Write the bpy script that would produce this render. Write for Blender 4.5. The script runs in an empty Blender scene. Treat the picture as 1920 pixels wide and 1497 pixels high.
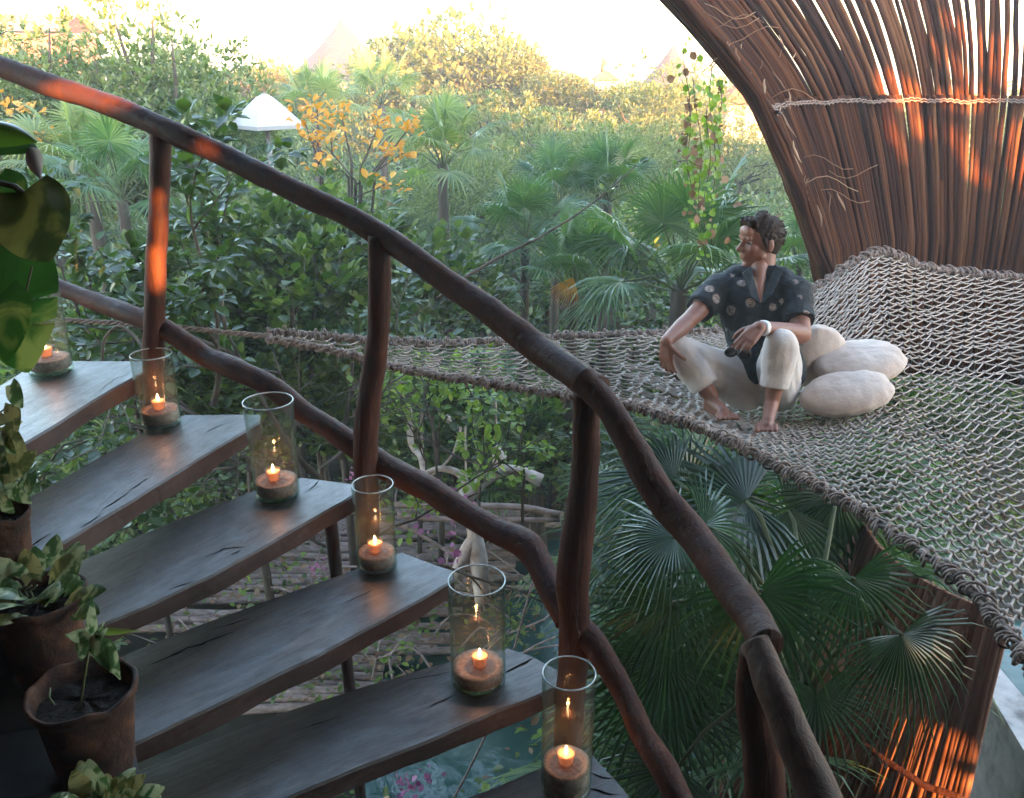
import bpy, math, random
import numpy as np
from mathutils import Vector, Matrix, noise
R = math.radians
S = bpy.context.scene
COL = S.collection

# ------------------------------------------------------------------ camera, world, sun, exposure
F = 1650.0; HOR = 110.0
PITCH = math.atan((748.5-HOR)/F)
cd = bpy.data.cameras.new('camera'); cam = bpy.data.objects.new('camera', cd); COL.objects.link(cam)
cam.location = (0, 0, 0); cam.rotation_euler = (math.pi/2-PITCH, 0, 0)
cd.sensor_width = 36; cd.lens = 36*F/1920; cd.clip_start = 0.05; cd.clip_end = 2000
S.camera = cam
SUN_EL, SUN_AZ = 9.0, 35.0          # low sun behind the camera and to the right
w = bpy.data.worlds.new("World"); S.world = w; w.use_nodes = True
nt = w.node_tree; nt.nodes.clear()
sky = nt.nodes.new('ShaderNodeTexSky'); sky.sky_type = 'NISHITA'; sky.sun_disc = False
sky.sun_elevation = R(SUN_EL); sky.sun_rotation = R(180-SUN_AZ)
sky.air_density = 1.0; sky.dust_density = 1.0; sky.ozone_density = 1.0
bg = nt.nodes.new('ShaderNodeBackground'); bg.inputs[1].default_value = 0.115
wo = nt.nodes.new('ShaderNodeOutputWorld')
nt.links.new(sky.outputs[0], bg.inputs[0]); nt.links.new(bg.outputs[0], wo.inputs[0])
sd = bpy.data.lights.new('sun', 'SUN'); sd.energy = 3.7; sd.angle = R(0.5); sd.color = (1, .42, .13)
sun = bpy.data.objects.new('sun', sd); COL.objects.link(sun)
SUND = Vector((-math.sin(R(SUN_AZ)), math.cos(R(SUN_AZ)), -math.tan(R(SUN_EL)))).normalized()   # travel direction
sun.rotation_euler = SUND.to_track_quat('-Z', 'Y').to_euler()
vs = S.view_settings; vs.view_transform = 'Standard'; vs.look = 'None'; vs.gamma = 1; vs.exposure = 4.35
S.render.engine = 'CYCLES'
S.cycles.max_bounces = 6; S.cycles.diffuse_bounces = 3; S.cycles.glossy_bounces = 3
S.cycles.transparent_max_bounces = 32; S.cycles.transmission_bounces = 4
S.cycles.use_denoising = True; S.cycles.sample_clamp_indirect = 6
S.cycles.caustics_reflective = False; S.cycles.caustics_refractive = False

# ------------------------------------------------------------------ points in space
FW = Vector((0, math.cos(PITCH), -math.sin(PITCH))); UP = Vector((0, math.sin(PITCH), math.cos(PITCH)))
def ray(px, py): return FW + Vector((1, 0, 0))*((px-960)/F) + UP*((748.5-py)/F)
def P(px, py, d): return ray(px, py)*d                      # depth along the view axis
def PY(px, py, Y): r = ray(px, py); return r*(Y/r.y)        # at world Y
def PZ(px, py, z): r = ray(px, py); return r*(z/r.z)        # on a level plane
GZ = -4.8
rng = np.random.default_rng(7); random.seed(7)

# ------------------------------------------------------------------ mesh builder
class MB:
    def __init__(s): s.v = []; s.f = []; s.m = []
    def add(s, v, f, m=0):
        b = len(s.v); s.v.extend([tuple(p) for p in v]); s.f.extend([tuple(i+b for i in q) for q in f]); s.m.extend([m]*len(f))
    def box(s, c, h, rz=0, m=0):
        M = Matrix.Rotation(rz, 3, 'Z'); c = Vector(c)
        v = [c+M@Vector((sx*h[0], sy*h[1], sz*h[2])) for sz in (-1, 1) for sy in (-1, 1) for sx in (-1, 1)]
        s.add(v, [(0,2,3,1),(4,5,7,6),(0,1,5,4),(2,6,7,3),(0,4,6,2),(1,3,7,5)], m)
    def tube(s, pts, rad, n=8, m=0, caps=True, ell=None):
        pts = [Vector(p) for p in pts]; k = len(pts)
        if not hasattr(rad, '__len__'): rad = [rad]*k
        t = (pts[1]-pts[0]).normalized(); a = Vector((0, 0, 1)) if abs(t.z) < .9 else Vector((1, 0, 0))
        u = t.cross(a).normalized(); V = []
        for i, p in enumerate(pts):
            t = (pts[min(i+1, k-1)]-pts[max(i-1, 0)]).normalized()
            u = (u-t*u.dot(t)); u = u.normalized() if u.length > 1e-6 else t.orthogonal().normalized(); w_ = t.cross(u)
            e = ell[i] if ell else 1
            for j in range(n):
                q = 2*math.pi*j/n; V.append(p+(u*math.cos(q)+w_*math.sin(q)*e)*rad[i])
        Fc = [(i*n+j, i*n+(j+1) % n, (i+1)*n+(j+1) % n, (i+1)*n+j) for i in range(k-1) for j in range(n)]
        if caps: Fc += [tuple(range(n-1, -1, -1)), tuple(range((k-1)*n, k*n))]
        s.add(V, Fc, m)
    def cap(s, a, b, ra, rb, n=14, m=0):        # tapered capsule
        a = Vector(a); b = Vector(b); t = (b-a); t = t.normalized() if t.length > 1e-5 else Vector((0, 0, 1))
        pts = []; rr = []
        for q in (90, 70, 45, 20): pts.append(a-t*ra*math.sin(R(q))); rr.append(max(ra*math.cos(R(q)), 1e-4))
        pts.append(a); rr.append(ra); pts.append(b); rr.append(rb)
        for q in (20, 45, 70, 90): pts.append(b+t*rb*math.sin(R(q))); rr.append(max(rb*math.cos(R(q)), 1e-4))
        s.tube(pts, rr, n, m)
    def ell(s, c, r, rot=None, nu=20, nv=12, m=0, pw=1.0):
        c = Vector(c); V = [c+(rot@Vector((0, 0, r[2])) if rot else Vector((0, 0, r[2])))]
        for i in range(1, nv):
            a = math.pi*i/nv
            for j in range(nu):
                b = 2*math.pi*j/nu
                p = Vector((r[0]*math.sin(a)*math.cos(b), r[1]*math.sin(a)*math.sin(b), r[2]*math.copysign(abs(math.cos(a))**pw, math.cos(a))))
                V.append(c+(rot@p if rot else p))
        V.append(c-(rot@Vector((0, 0, r[2])) if rot else Vector((0, 0, r[2]))))
        f = [(0, 1+j, 1+(j+1) % nu) for j in range(nu)]
        for i in range(nv-2):
            f += [(1+i*nu+j, 1+(i+1)*nu+j, 1+(i+1)*nu+(j+1) % nu, 1+i*nu+(j+1) % nu) for j in range(nu)]
        L = len(V)-1; f += [(L, L-nu+(j+1) % nu, L-nu+j) for j in range(nu)]
        s.add(V, f, m)
    def lathe(s, prof, c, n=40, m=0, wob=0, seed=0):
        c = Vector(c); V = []; f = []; k = len(prof)
        for i, (r, z) in enumerate(prof):
            for j in range(n):
                a = 2*math.pi*j/n
                q = 1+wob*noise.noise(Vector((math.cos(a)*1.3+seed, math.sin(a)*1.3, z*9+seed)))
                V.append(c+Vector((r*q*math.cos(a), r*q*math.sin(a), z+(wob*.3*noise.noise(Vector((math.cos(a)*2, math.sin(a)*2, seed))) if wob else 0))))
        for i in range(k-1): f += [(i*n+j, i*n+(j+1) % n, (i+1)*n+(j+1) % n, (i+1)*n+j) for j in range(n)]
        s.add(V, f, m)
    def build(s, name, mats, parent=None, smooth=True):
        me = bpy.data.meshes.new(name); me.from_pydata(s.v, [], s.f)
        if not isinstance(mats, (list, tuple)): mats = [mats]
        for q in mats: me.materials.append(q)
        me.polygons.foreach_set('material_index', s.m); me.polygons.foreach_set('use_smooth', [smooth]*len(s.f)); me.update()
        return link(name, me, parent)
def world_loc(p):
    v = p.location.copy()
    return v if p.parent is None else v+world_loc(p.parent)+p.matrix_parent_inverse.translation
def link(name, me, parent=None):
    o = bpy.data.objects.new(name, me); COL.objects.link(o)
    if parent:
        o.parent = parent
        if ABS: o.matrix_parent_inverse = Matrix.Translation(-world_loc(parent))
    return o
ABS = True      # parts are given in world coordinates; parents only carry a location
def thing(name, label, cat, loc=(0, 0, 0), group=None):
    o = bpy.data.objects.new(name, None); COL.objects.link(o); o.location = loc; o['label'] = label; o['category'] = cat
    o.empty_display_size = .1
    if group: o['group'] = group
    return o
def tag(o, label=None, cat=None, group=None, kind=None):
    for k, v in (('label', label), ('category', cat), ('group', group), ('kind', kind)):
        if v: o[k] = v
    return o
def qmesh(name, V, Q, mi, mats, parent=None, smooth=True):
    """numpy arrays: V (n,3), Q (m,4) quads, mi (m,)"""
    me = bpy.data.meshes.new(name); n = len(V); m = len(Q)
    me.vertices.add(n); me.vertices.foreach_set('co', np.asarray(V, dtype=np.float32).ravel())
    me.loops.add(m*4); me.loops.foreach_set('vertex_index', np.asarray(Q, dtype=np.int32).ravel())
    me.polygons.add(m); me.polygons.foreach_set('loop_start', np.arange(0, m*4, 4, dtype=np.int32))
    me.polygons.foreach_set('loop_total', np.full(m, 4, dtype=np.int32))
    for q in mats: me.materials.append(q)
    me.polygons.foreach_set('material_index', np.asarray(mi, dtype=np.int32)); me.polygons.foreach_set('use_smooth', np.full(m, smooth))
    me.update(calc_edges=True)
    if name is None: return me
    return link(name, me, parent)
def spline(pts, n):
    """Catmull-Rom through tuples of any length -> n samples"""
    p = np.array([list(q) for q in pts], float); k = len(p); ts = np.linspace(0, k-1, n); out = []
    for t in ts:
        i = min(int(t), k-2); u = t-i
        a = p[max(i-1, 0)]; b = p[i]; c = p[i+1]; d = p[min(i+2, k-1)]
        out.append(.5*((2*b)+(-a+c)*u+(2*a-5*b+4*c-d)*u*u+(-a+3*b-3*c+d)*u**3))
    return out
def nz(p, s=1.0, o=0): return noise.noise(Vector(p)*s+Vector((o, o*1.7, o*.3)))

# ------------------------------------------------------------------ materials
def mat(name):
    m = bpy.data.materials.new(name); m.use_nodes = True; t = m.node_tree; t.nodes.clear()
    o = t.nodes.new('ShaderNodeOutputMaterial'); return m, t, o
def N(t, typ, **k):
    n = t.nodes.new('ShaderNode'+typ)
    for a, b in k.items():
        if a in n.inputs: n.inputs[a].default_value = b
        else: setattr(n, a, b)
    return n
def ramp(t, fac, stops, interp='LINEAR'):
    r = t.nodes.new('ShaderNodeValToRGB'); t.links.new(fac, r.inputs[0]); e = r.color_ramp.elements; r.color_ramp.interpolation = interp
    while len(e) < len(stops): e.new(.5)
    for q, (p, c) in zip(e, stops): q.position = p; q.color = (*c, 1) if len(c) == 3 else c
    return r.outputs[0]
def coord(t, scale=(1, 1, 1), kind='Object', rot=(0, 0, 0)):
    c = t.nodes.new('ShaderNodeTexCoord'); mp = t.nodes.new('ShaderNodeMapping'); mp.inputs['Scale'].default_value = scale; mp.inputs['Rotation'].default_value = rot
    t.links.new(c.outputs[kind], mp.inputs[0]); return mp.outputs[0]
def bumpy(t, fac, strength, dist):
    b = N(t, 'Bump'); b.inputs['Strength'].default_value = strength; b.inputs['Distance'].default_value = dist
    t.links.new(fac, b.inputs['Height']); return b.outputs[0]
def plain(name, stops, scale=(6, 6, 6), rough=.6, bump=.3, bd=.01, detail=6, spec=.5, rot=(0, 0, 0), sss=0, rr=None, metal=0, sheen=0):
    m, t, o = mat(name); v = coord(t, scale, rot=rot)
    n = N(t, 'TexNoise'); n.inputs['Scale'].default_value = 1; n.inputs['Detail'].default_value = detail; n.inputs['Roughness'].default_value = .6; t.links.new(v, n.inputs['Vector'])
    b = N(t, 'BsdfPrincipled'); b.inputs['Roughness'].default_value = rough; b.inputs['Specular IOR Level'].default_value = spec; b.inputs['Metallic'].default_value = metal
    t.links.new(ramp(t, n.outputs[0], stops), b.inputs['Base Color'])
    if bump: t.links.new(bumpy(t, n.outputs[0], bump, bd), b.inputs['Normal'])
    if rr: t.links.new(ramp(t, n.outputs[0], [(.3, (rr[0],)*3), (.7, (rr[1],)*3)]), b.inputs['Roughness'])
    if sss: b.inputs['Subsurface Weight'].default_value = sss; b.inputs['Subsurface Radius'].default_value = (.02, .008, .004); b.inputs['Subsurface Scale'].default_value = 1
    if sheen: b.inputs['Sheen Weight'].default_value = sheen
    t.links.new(b.outputs[0], o.inputs[0]); return m
def leafmat(name, stops, rough=.45, trans=.35, tcol=(1.3, 1.5, .5), spec=.5, vein=None):
    m, t, o = mat(name); g = N(t, 'NewGeometry')
    n = N(t, 'TexNoise'); n.inputs['Scale'].default_value = .55; n.inputs['Detail'].default_value = 2
    t.links.new(g.outputs['Position'], n.inputs['Vector'])
    mx = N(t, 'Math', operation='MULTIPLY_ADD'); t.links.new(g.outputs['Random Per Island'], mx.inputs[0]); mx.inputs[1].default_value = .55
    m2 = N(t, 'Math', operation='MULTIPLY'); t.links.new(n.outputs[0], m2.inputs[0]); m2.inputs[1].default_value = .5
    t.links.new(m2.outputs[0], mx.inputs[2])
    c = ramp(t, mx.outputs[0], stops)
    b = N(t, 'BsdfPrincipled'); b.inputs['Roughness'].default_value = rough; b.inputs['Specular IOR Level'].default_value = spec; t.links.new(c, b.inputs['Base Color'])
    tr = N(t, 'BsdfTranslucent'); mu = N(t, 'Mix', data_type='RGBA', blend_type='MULTIPLY'); mu.inputs[0].default_value = 1; mu.clamp_result = True
    t.links.new(c, mu.inputs[6]); mu.inputs[7].default_value = (*tcol, 1); t.links.new(mu.outputs[2], tr.inputs[0])
    x = N(t, 'MixShader'); x.inputs[0].default_value = trans; t.links.new(b.outputs[0], x.inputs[1]); t.links.new(tr.outputs[0], x.inputs[2])
    t.links.new(x.outputs[0], o.inputs[0]); return m
M = {}
M['leaf'] = leafmat('broad leaf', [(.2, (.045, .085, .022)), (.5, (.11, .165, .042)), (.8, (.21, .26, .075)), (.97, (.38, .38, .14))], rough=.4, spec=.6)
M['leaf_dark'] = leafmat('dark leaf', [(.2, (.028, .060, .018)), (.6, (.062, .115, .030)), (.9, (.14, .19, .055))], rough=.33, spec=.7)
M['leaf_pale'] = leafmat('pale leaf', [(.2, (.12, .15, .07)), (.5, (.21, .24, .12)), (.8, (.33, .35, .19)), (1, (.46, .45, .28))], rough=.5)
M['leaf_gold'] = leafmat('golden leaf', [(.2, (.08, .10, .035)), (.5, (.15, .17, .06)), (.8, (.24, .24, .10))], rough=.6)
M['leaf_orange'] = leafmat('orange leaf', [(.2, (.55, .25, .02)), (.6, (.75, .36, .03)), (.9, (.8, .5, .10))], rough=.5, tcol=(1.1, 1, .7))
M['leaf_lime'] = leafmat('lime leaf', [(.2, (.12, .22, .03)), (.6, (.22, .34, .05)), (.9, (.38, .46, .10))], rough=.45)
M['leaf_dry'] = leafmat('dry leaf', [(.2, (.16, .09, .05)), (.6, (.28, .17, .10)), (.9, (.42, .30, .18))], rough=.8, trans=.15, tcol=(1.2, 1, .7))
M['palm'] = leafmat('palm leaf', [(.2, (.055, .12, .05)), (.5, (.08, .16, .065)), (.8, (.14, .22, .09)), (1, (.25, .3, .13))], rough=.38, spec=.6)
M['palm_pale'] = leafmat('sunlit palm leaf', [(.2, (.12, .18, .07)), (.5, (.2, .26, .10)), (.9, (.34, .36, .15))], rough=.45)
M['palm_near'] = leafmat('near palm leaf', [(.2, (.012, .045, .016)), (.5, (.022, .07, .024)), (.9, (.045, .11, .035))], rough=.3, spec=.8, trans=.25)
M['stem'] = plain('green stem', [(.3, (.05, .08, .03)), (.7, (.13, .15, .06))], (8, 8, 8))
M['bark'] = plain('bark', [(.3, (.035, .025, .018)), (.7, (.12, .095, .07))], (14, 14, 5), rough=.85, bump=.6)
M['twig'] = plain('grey twig', [(.3, (.06, .05, .042)), (.7, (.17, .145, .125))], (14, 14, 5), rough=.9, bump=.4)
M['bark_pale'] = plain('pale peeling bark', [(.35, (.30, .21, .17)), (.5, (.55, .45, .40)), (.65, (.72, .66, .62))], (9, 9, 9), rough=.7, bump=.4)
M['flower'] = leafmat('magenta flower', [(.2, (.38, .09, .25)), (.8, (.55, .24, .42))], tcol=(1, 1, 1))

def wood(name, stops, scale, rough, bump, rr=None, coat=0, rot=(0, 0, 0), spec=.5, grain=False):
    m, t, o = mat(name); v = coord(t, scale, rot=rot)
    n = N(t, 'TexNoise'); n.inputs['Scale'].default_value = 1; n.inputs['Detail'].default_value = 8; n.inputs['Roughness'].default_value = .65; n.inputs['Distortion'].default_value = .6
    t.links.new(v, n.inputs['Vector'])
    n2 = N(t, 'TexNoise'); n2.inputs['Scale'].default_value = 5; n2.inputs['Detail'].default_value = 5; t.links.new(coord(t), n2.inputs['Vector'])
    b = N(t, 'BsdfPrincipled'); b.inputs['Roughness'].default_value = rough; b.inputs['Coat Weight'].default_value = coat; b.inputs['Coat Roughness'].default_value = .36; b.inputs['Coat IOR'].default_value = 1.6; b.inputs['Specular IOR Level'].default_value = spec
    mx = N(t, 'Mix', data_type='FLOAT'); mx.inputs[0].default_value = .45; t.links.new(n.outputs[0], mx.inputs[2]); t.links.new(n2.outputs[0], mx.inputs[3])
    t.links.new(ramp(t, mx.outputs[0], stops), b.inputs['Base Color'])
    if grain:
        n3 = N(t, 'TexNoise'); n3.inputs['Scale'].default_value = 1; n3.inputs['Detail'].default_value = 10; n3.inputs['Roughness'].default_value = .75; n3.inputs['Distortion'].default_value = .3
        t.links.new(coord(t, (scale[0]*1.6, scale[1]*4.5, scale[2]*4), rot=rot), n3.inputs['Vector'])
        ma = N(t, 'Math', operation='ADD'); t.links.new(n.outputs[0], ma.inputs[0]); t.links.new(n3.outputs[0], ma.inputs[1]); t.links.new(bumpy(t, ma.outputs[0], bump, .008), b.inputs['Normal'])
        mc = N(t, 'Mix', data_type='RGBA', blend_type='MULTIPLY'); mc.inputs[0].default_value = 1; t.links.new(b.inputs['Base Color'].links[0].from_socket, mc.inputs[6]); t.links.new(ramp(t, n3.outputs[0], [(.36, (.25, .25, .25)), (.5, (1, 1, 1)), (.64, (1.9, 1.8, 1.7))]), mc.inputs[7]); t.links.new(mc.outputs[2], b.inputs['Base Color'])
        n4 = N(t, 'TexNoise'); n4.inputs['Scale'].default_value = 1; n4.inputs['Detail'].default_value = 9; n4.inputs['Roughness'].default_value = .8; t.links.new(coord(t, (14, 30, 14), rot=rot), n4.inputs['Vector'])
        cw = ramp(t, n4.outputs[0], [(.4, (coat,)*3), (.62, (coat*.15,)*3)]); t.links.new(cw, b.inputs['Coat Weight'])
    else: t.links.new(bumpy(t, n.outputs[0], bump, .006), b.inputs['Normal'])
    if rr: t.links.new(ramp(t, mx.outputs[0], [(.35, (rr[0],)*3), (.65, (rr[1],)*3)]), b.inputs['Roughness'])
    t.links.new(b.outputs[0], o.inputs[0]); return m
M['rail'] = wood('dark varnished pole', [(.3, (.010, .0045, .003)), (.47, (.044, .013, .007)), (.6, (.070, .022, .010)), (.75, (.14, .06, .034))], (34, 34, 7), .6, 1.0, rr=(.5, .8), spec=.25)
M['rail_pale'] = wood('worn greyish pole', [(.3, (.03, .016, .010)), (.47, (.075, .040, .026)), (.6, (.13, .085, .062)), (.75, (.22, .17, .14))], (24, 24, 7), .6, 1.0, rr=(.5, .8), spec=.3)
M['tread'] = wood('weathered dark tread wood', [(.3, (.008, .0065, .0055)), (.45, (.024, .017, .013)), (.6, (.052, .037, .028)), (.75, (.11, .083, .064))], (3.2, 34, 20), .35, .45, rr=(.28, .55), coat=.55, spec=.6, grain=True)
M['edge'] = wood('raw dark tread edge', [(.3, (.018, .010, .008)), (.7, (.075, .042, .032))], (12, 12, 40), .7, .7)
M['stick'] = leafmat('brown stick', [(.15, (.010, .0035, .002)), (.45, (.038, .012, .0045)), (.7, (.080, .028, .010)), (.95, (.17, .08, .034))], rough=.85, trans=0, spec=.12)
M['stick_light'] = leafmat('lightened reddish stick', [(.15, (.05, .018, .010)), (.45, (.11, .045, .025)), (.7, (.19, .09, .055)), (.95, (.32, .19, .13))], rough=.8, trans=0, spec=.2)  # same sticks in a lighter colour, to offset the shade on the skirt
M['rope'] = plain('sisal rope', [(.3, (.11, .075, .058)), (.7, (.34, .26, .215))], (60, 60, 60), rough=.9, bump=.8, bd=.004)
M['net'] = plain('net cord', [(.3, (.23, .185, .15)), (.7, (.50, .425, .365))], (30, 30, 30), rough=.9, bump=.4, bd=.003)
M['sand'] = plain('brown sand', [(.3, (.30, .21, .16)), (.7, (.55, .44, .37))], (90, 90, 90), rough=.95, bump=.8, bd=.004)
M['terracotta'] = plain('aged fibre pot', [(.3, (.010, .006, .004)), (.5, (.040, .015, .007)), (.7, (.11, .045, .022))], (16, 16, 16), rough=.9, bump=.9, bd=.012)
M['soil'] = plain('potting soil', [(.3, (.006, .005, .004)), (.7, (.04, .028, .02))], (40, 40, 40), rough=1, bump=1, bd=.02)
M['plinth'] = plain('dark concrete', [(.3, (.012, .015, .018)), (.7, (.036, .042, .046))], (6, 6, 6), rough=.9, bump=.3)
M['skin'] = plain('skin', [(.3, (.20, .080, .050)), (.7, (.29, .125, .078))], (7, 7, 7), rough=.5, bump=.05, sss=.15)
M['hair'] = plain('dark brown hair', [(.3, (.010, .006, .004)), (.7, (.05, .026, .015))], (90, 30, 60), rough=.7, bump=1, bd=.006, spec=.25)
M['linen'] = plain('off white linen', [(.3, (.54, .47, .42)), (.7, (.66, .60, .55))], (9, 9, 9), rough=.9, bump=.6, bd=.015, sheen=.2)
M['cushion'] = plain('cream cotton cushion', [(.3, (.50, .39, .32)), (.7, (.65, .54, .46))], (7, 7, 7), rough=.95, bump=.7, bd=.02, sheen=.2)
M['white'] = plain('white band', [(.3, (.7, .7, .7)), (.7, (.8, .8, .8))], (9, 9, 9), rough=.4, bump=0)
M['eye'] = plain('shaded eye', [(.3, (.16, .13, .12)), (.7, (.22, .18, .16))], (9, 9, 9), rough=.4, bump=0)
M['black'] = plain('black plastic', [(.3, (.01, .01, .012)), (.7, (.02, .02, .022))], (9, 9, 9), rough=.2, bump=0)
M['canvas'] = plain('white canvas', [(.3, (.42, .42, .44)), (.7, (.5, .5, .5))], (3, 3, 3), rough=.8, bump=.1)
M['thatch'] = plain('grey thatch', [(.3, (.018, .02, .026)), (.7, (.045, .045, .052))], (3, 3, 12), rough=1, bump=.8, bd=.1)
M['thatch_red'] = plain('red brown thatch', [(.3, (.22, .07, .04)), (.7, (.42, .16, .09))], (3, 3, 12), rough=1, bump=.8, bd=.1)
M['plaster'] = plain('white plaster', [(.3, (.28, .26, .25)), (.7, (.36, .34, .33))], (3, 3, 3), rough=.9, bump=.1)
M['log'] = plain('grey pink log', [(.3, (.17, .12, .105)), (.55, (.36, .27, .24)), (.75, (.52, .43, .40))], (12, 30, 30), rough=.8, bump=.6)
M['ground'] = plain('forest soil', [(.3, (.02, .018, .010)), (.5, (.06, .05, .03)), (.7, (.12, .10, .06))], (1.4, 1.4, 1.4), rough=1, bump=.5, bd=.1, detail=10)
M['edge_pool'] = plain('stained pale concrete', [(.35, (.16, .15, .14)), (.5, (.42, .40, .38)), (.7, (.58, .56, .53))], (4, 4, 4), rough=.9, bump=.4)

# shirt: near-black cotton with scattered dusty-pink blooms
m, t, o = mat('dark floral shirt'); M['shirt'] = m
v = coord(t, (1, 1, 1)); vo = N(t, 'TexVoronoi', feature='F1'); vo.inputs['Scale'].default_value = 11; vo.inputs['Randomness'].default_value = .75; t.links.new(v, vo.inputs['Vector'])
nn = N(t, 'TexNoise'); nn.inputs['Scale'].default_value = 90; nn.inputs['Detail'].default_value = 3; t.links.new(v, nn.inputs['Vector'])
ad = N(t, 'Math', operation='MULTIPLY_ADD'); t.links.new(nn.outputs[0], ad.inputs[0]); ad.inputs[1].default_value = .22; t.links.new(vo.outputs['Distance'], ad.inputs[2])
ms = ramp(t, ad.outputs[0], [(.345, (1, 1, 1)), (.385, (0, 0, 0))])
c2 = ramp(t, nn.outputs[0], [(.35, (.12, .085, .07)), (.65, (.44, .36, .31))])
mx = N(t, 'Mix', data_type='RGBA'); t.links.new(ms, mx.inputs[0]); mx.inputs[6].default_value = (.006, .010, .014, 1); t.links.new(c2, mx.inputs[7])
b = N(t, 'BsdfPrincipled'); b.inputs['Roughness'].default_value = .8; t.links.new(mx.outputs[2], b.inputs['Base Color'])
nb = N(t, 'TexNoise'); nb.inputs['Scale'].default_value = 14; nb.inputs['Detail'].default_value = 3; nb.inputs['Distortion'].default_value = 1; t.links.new(v, nb.inputs['Vector'])
t.links.new(bumpy(t, nb.outputs[0], .8, .02), b.inputs['Normal']); t.links.new(b.outputs[0], o.inputs[0])

# variegated pothos leaf
def varieg(name, a, b_, sc, lo=.5, hi=.58, trans=.4):
    m, t, o = mat(name); v = coord(t, (sc, sc*.45, sc))
    n = N(t, 'TexNoise'); n.inputs['Scale'].default_value = 1; n.inputs['Detail'].default_value = 6; n.inputs['Distortion'].default_value = 1.2; t.links.new(v, n.inputs['Vector'])
    c = ramp(t, n.outputs[0], [(.3, tuple(x*.6 for x in a)), (lo-.02, a), (hi, b_), (.8, b_)])
    p = N(t, 'BsdfPrincipled'); p.inputs['Roughness'].default_value = .32; t.links.new(c, p.inputs['Base Color'])
    t.links.new(bumpy(t, n.outputs[0], .25, .01), p.inputs['Normal'])
    tr = N(t, 'BsdfTranslucent'); t.links.new(c, tr.inputs[0]); x = N(t, 'MixShader'); x.inputs[0].default_value = trans
    t.links.new(p.outputs[0], x.inputs[1]); t.links.new(tr.outputs[0], x.inputs[2]); t.links.new(x.outputs[0], o.inputs[0]); return m
M['monstera'] = varieg('big vine leaf', (.04, .14, .022), (.30, .36, .08), 11, .60, .66, .5)
M['monstera_olive'] = varieg('olive mottled vine leaf', (.045, .065, .018), (.17, .17, .04), 14, .5, .6)
M['pothos'] = varieg('variegated pot leaf', (.07, .15, .04), (.42, .46, .24), 32, .48, .56)
M['pothos_gold'] = varieg('yellowing pot leaf', (.10, .12, .03), (.36, .32, .12), 30, .46, .56)

# glass: clear wall, tinted a little, Fresnel gloss
def glassmat(name, tint, gl=1.0):
    m, t, o = mat(name); tr = N(t, 'BsdfTransparent'); lw = N(t, 'LayerWeight'); lw.inputs[0].default_value = .5
    c = ramp(t, lw.outputs['Facing'], [(0, (.97, .985, .98)), (.55, (.90, .94, .925)), (1, tint)]); t.links.new(c, tr.inputs[0])
    g = N(t, 'BsdfGlossy'); g.inputs['Roughness'].default_value = .03
    n = N(t, 'TexNoise'); n.inputs['Scale'].default_value = 1; n.inputs['Detail'].default_value = 3; t.links.new(coord(t, (9, 9, 60)), n.inputs['Vector']); t.links.new(bumpy(t, n.outputs[0], .25, .004), g.inputs['Normal'])
    fr = ramp(t, lw.outputs['Facing'], [(0, (.018,)*3), (.5, (.05,)*3), (.8, (.2,)*3), (1, (.7,)*3)]); x = N(t, 'MixShader'); t.links.new(fr, x.inputs[0])
    t.links.new(tr.outputs[0], x.inputs[1]); t.links.new(g.outputs[0], x.inputs[2])
    df = N(t, 'BsdfDiffuse'); df.inputs[0].default_value = (.34, .42, .39, 1); y_ = N(t, 'MixShader'); n2 = N(t, 'TexNoise'); n2.inputs['Scale'].default_value = 1; n2.inputs['Detail'].default_value = 6; t.links.new(coord(t, (22, 22, 50)), n2.inputs['Vector'])
    t.links.new(ramp(t, n2.outputs[0], [(.35, (.02,)*3), (.65, (.075,)*3)]), y_.inputs[0]); t.links.new(x.outputs[0], y_.inputs[1]); t.links.new(df.outputs[0], y_.inputs[2]); t.links.new(y_.outputs[0], o.inputs[0]); return m
M['glass'] = glassmat('recycled clear glass', (.50, .68, .62))
M['glass_base'] = glassmat('thick green glass base', (.2, .6, .5))
M['rim'] = plain('bright glass rim', [(.35, (.25, .32, .31)), (.6, (.55, .62, .60))], (40, 40, 5), rough=.15, bump=0, spec=1)  # pale opaque colour stands in for highlights along the glass lip
M['cup'] = glassmat('small clear cup', (.8, .8, .8))
m, t, o = mat('lit wax'); M['wax'] = m
b = N(t, 'BsdfPrincipled'); b.inputs['Base Color'].default_value = (.85, .35, .18, 1); b.inputs['Roughness'].default_value = .5
b.inputs['Emission Color'].default_value = (1, .22, .07, 1); b.inputs['Emission Strength'].default_value = .06; t.links.new(b.outputs[0], o.inputs[0])  # faint emission stands in for flame light passing through the wax
m, t, o = mat('flame'); M['flame'] = m
e = N(t, 'Emission'); e.inputs[0].default_value = (1, .62, .30, 1); e.inputs[1].default_value = 2.5; t.links.new(e.outputs[0], o.inputs[0])
# water
m, t, o = mat('pool water'); M['water'] = m
n = N(t, 'TexNoise'); n.inputs['Scale'].default_value = 1; n.inputs['Detail'].default_value = 4; t.links.new(coord(t, (1.5, 1.5, 1.5)), n.inputs['Vector'])
b = N(t, 'BsdfPrincipled'); b.inputs['Roughness'].default_value = .12
t.links.new(ramp(t, n.outputs[0], [(.3, (.022, .062, .054)), (.5, (.04, .10, .088)), (.7, (.085, .14, .12))]), b.inputs['Base Color'])
n = N(t, 'TexNoise'); n.inputs['Scale'].default_value = 7; n.inputs['Detail'].default_value = 3; t.links.new(coord(t), n.inputs['Vector'])
t.links.new(bumpy(t, n.outputs[0], .25, .03), b.inputs['Normal']); t.links.new(b.outputs[0], o.inputs[0])

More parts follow.
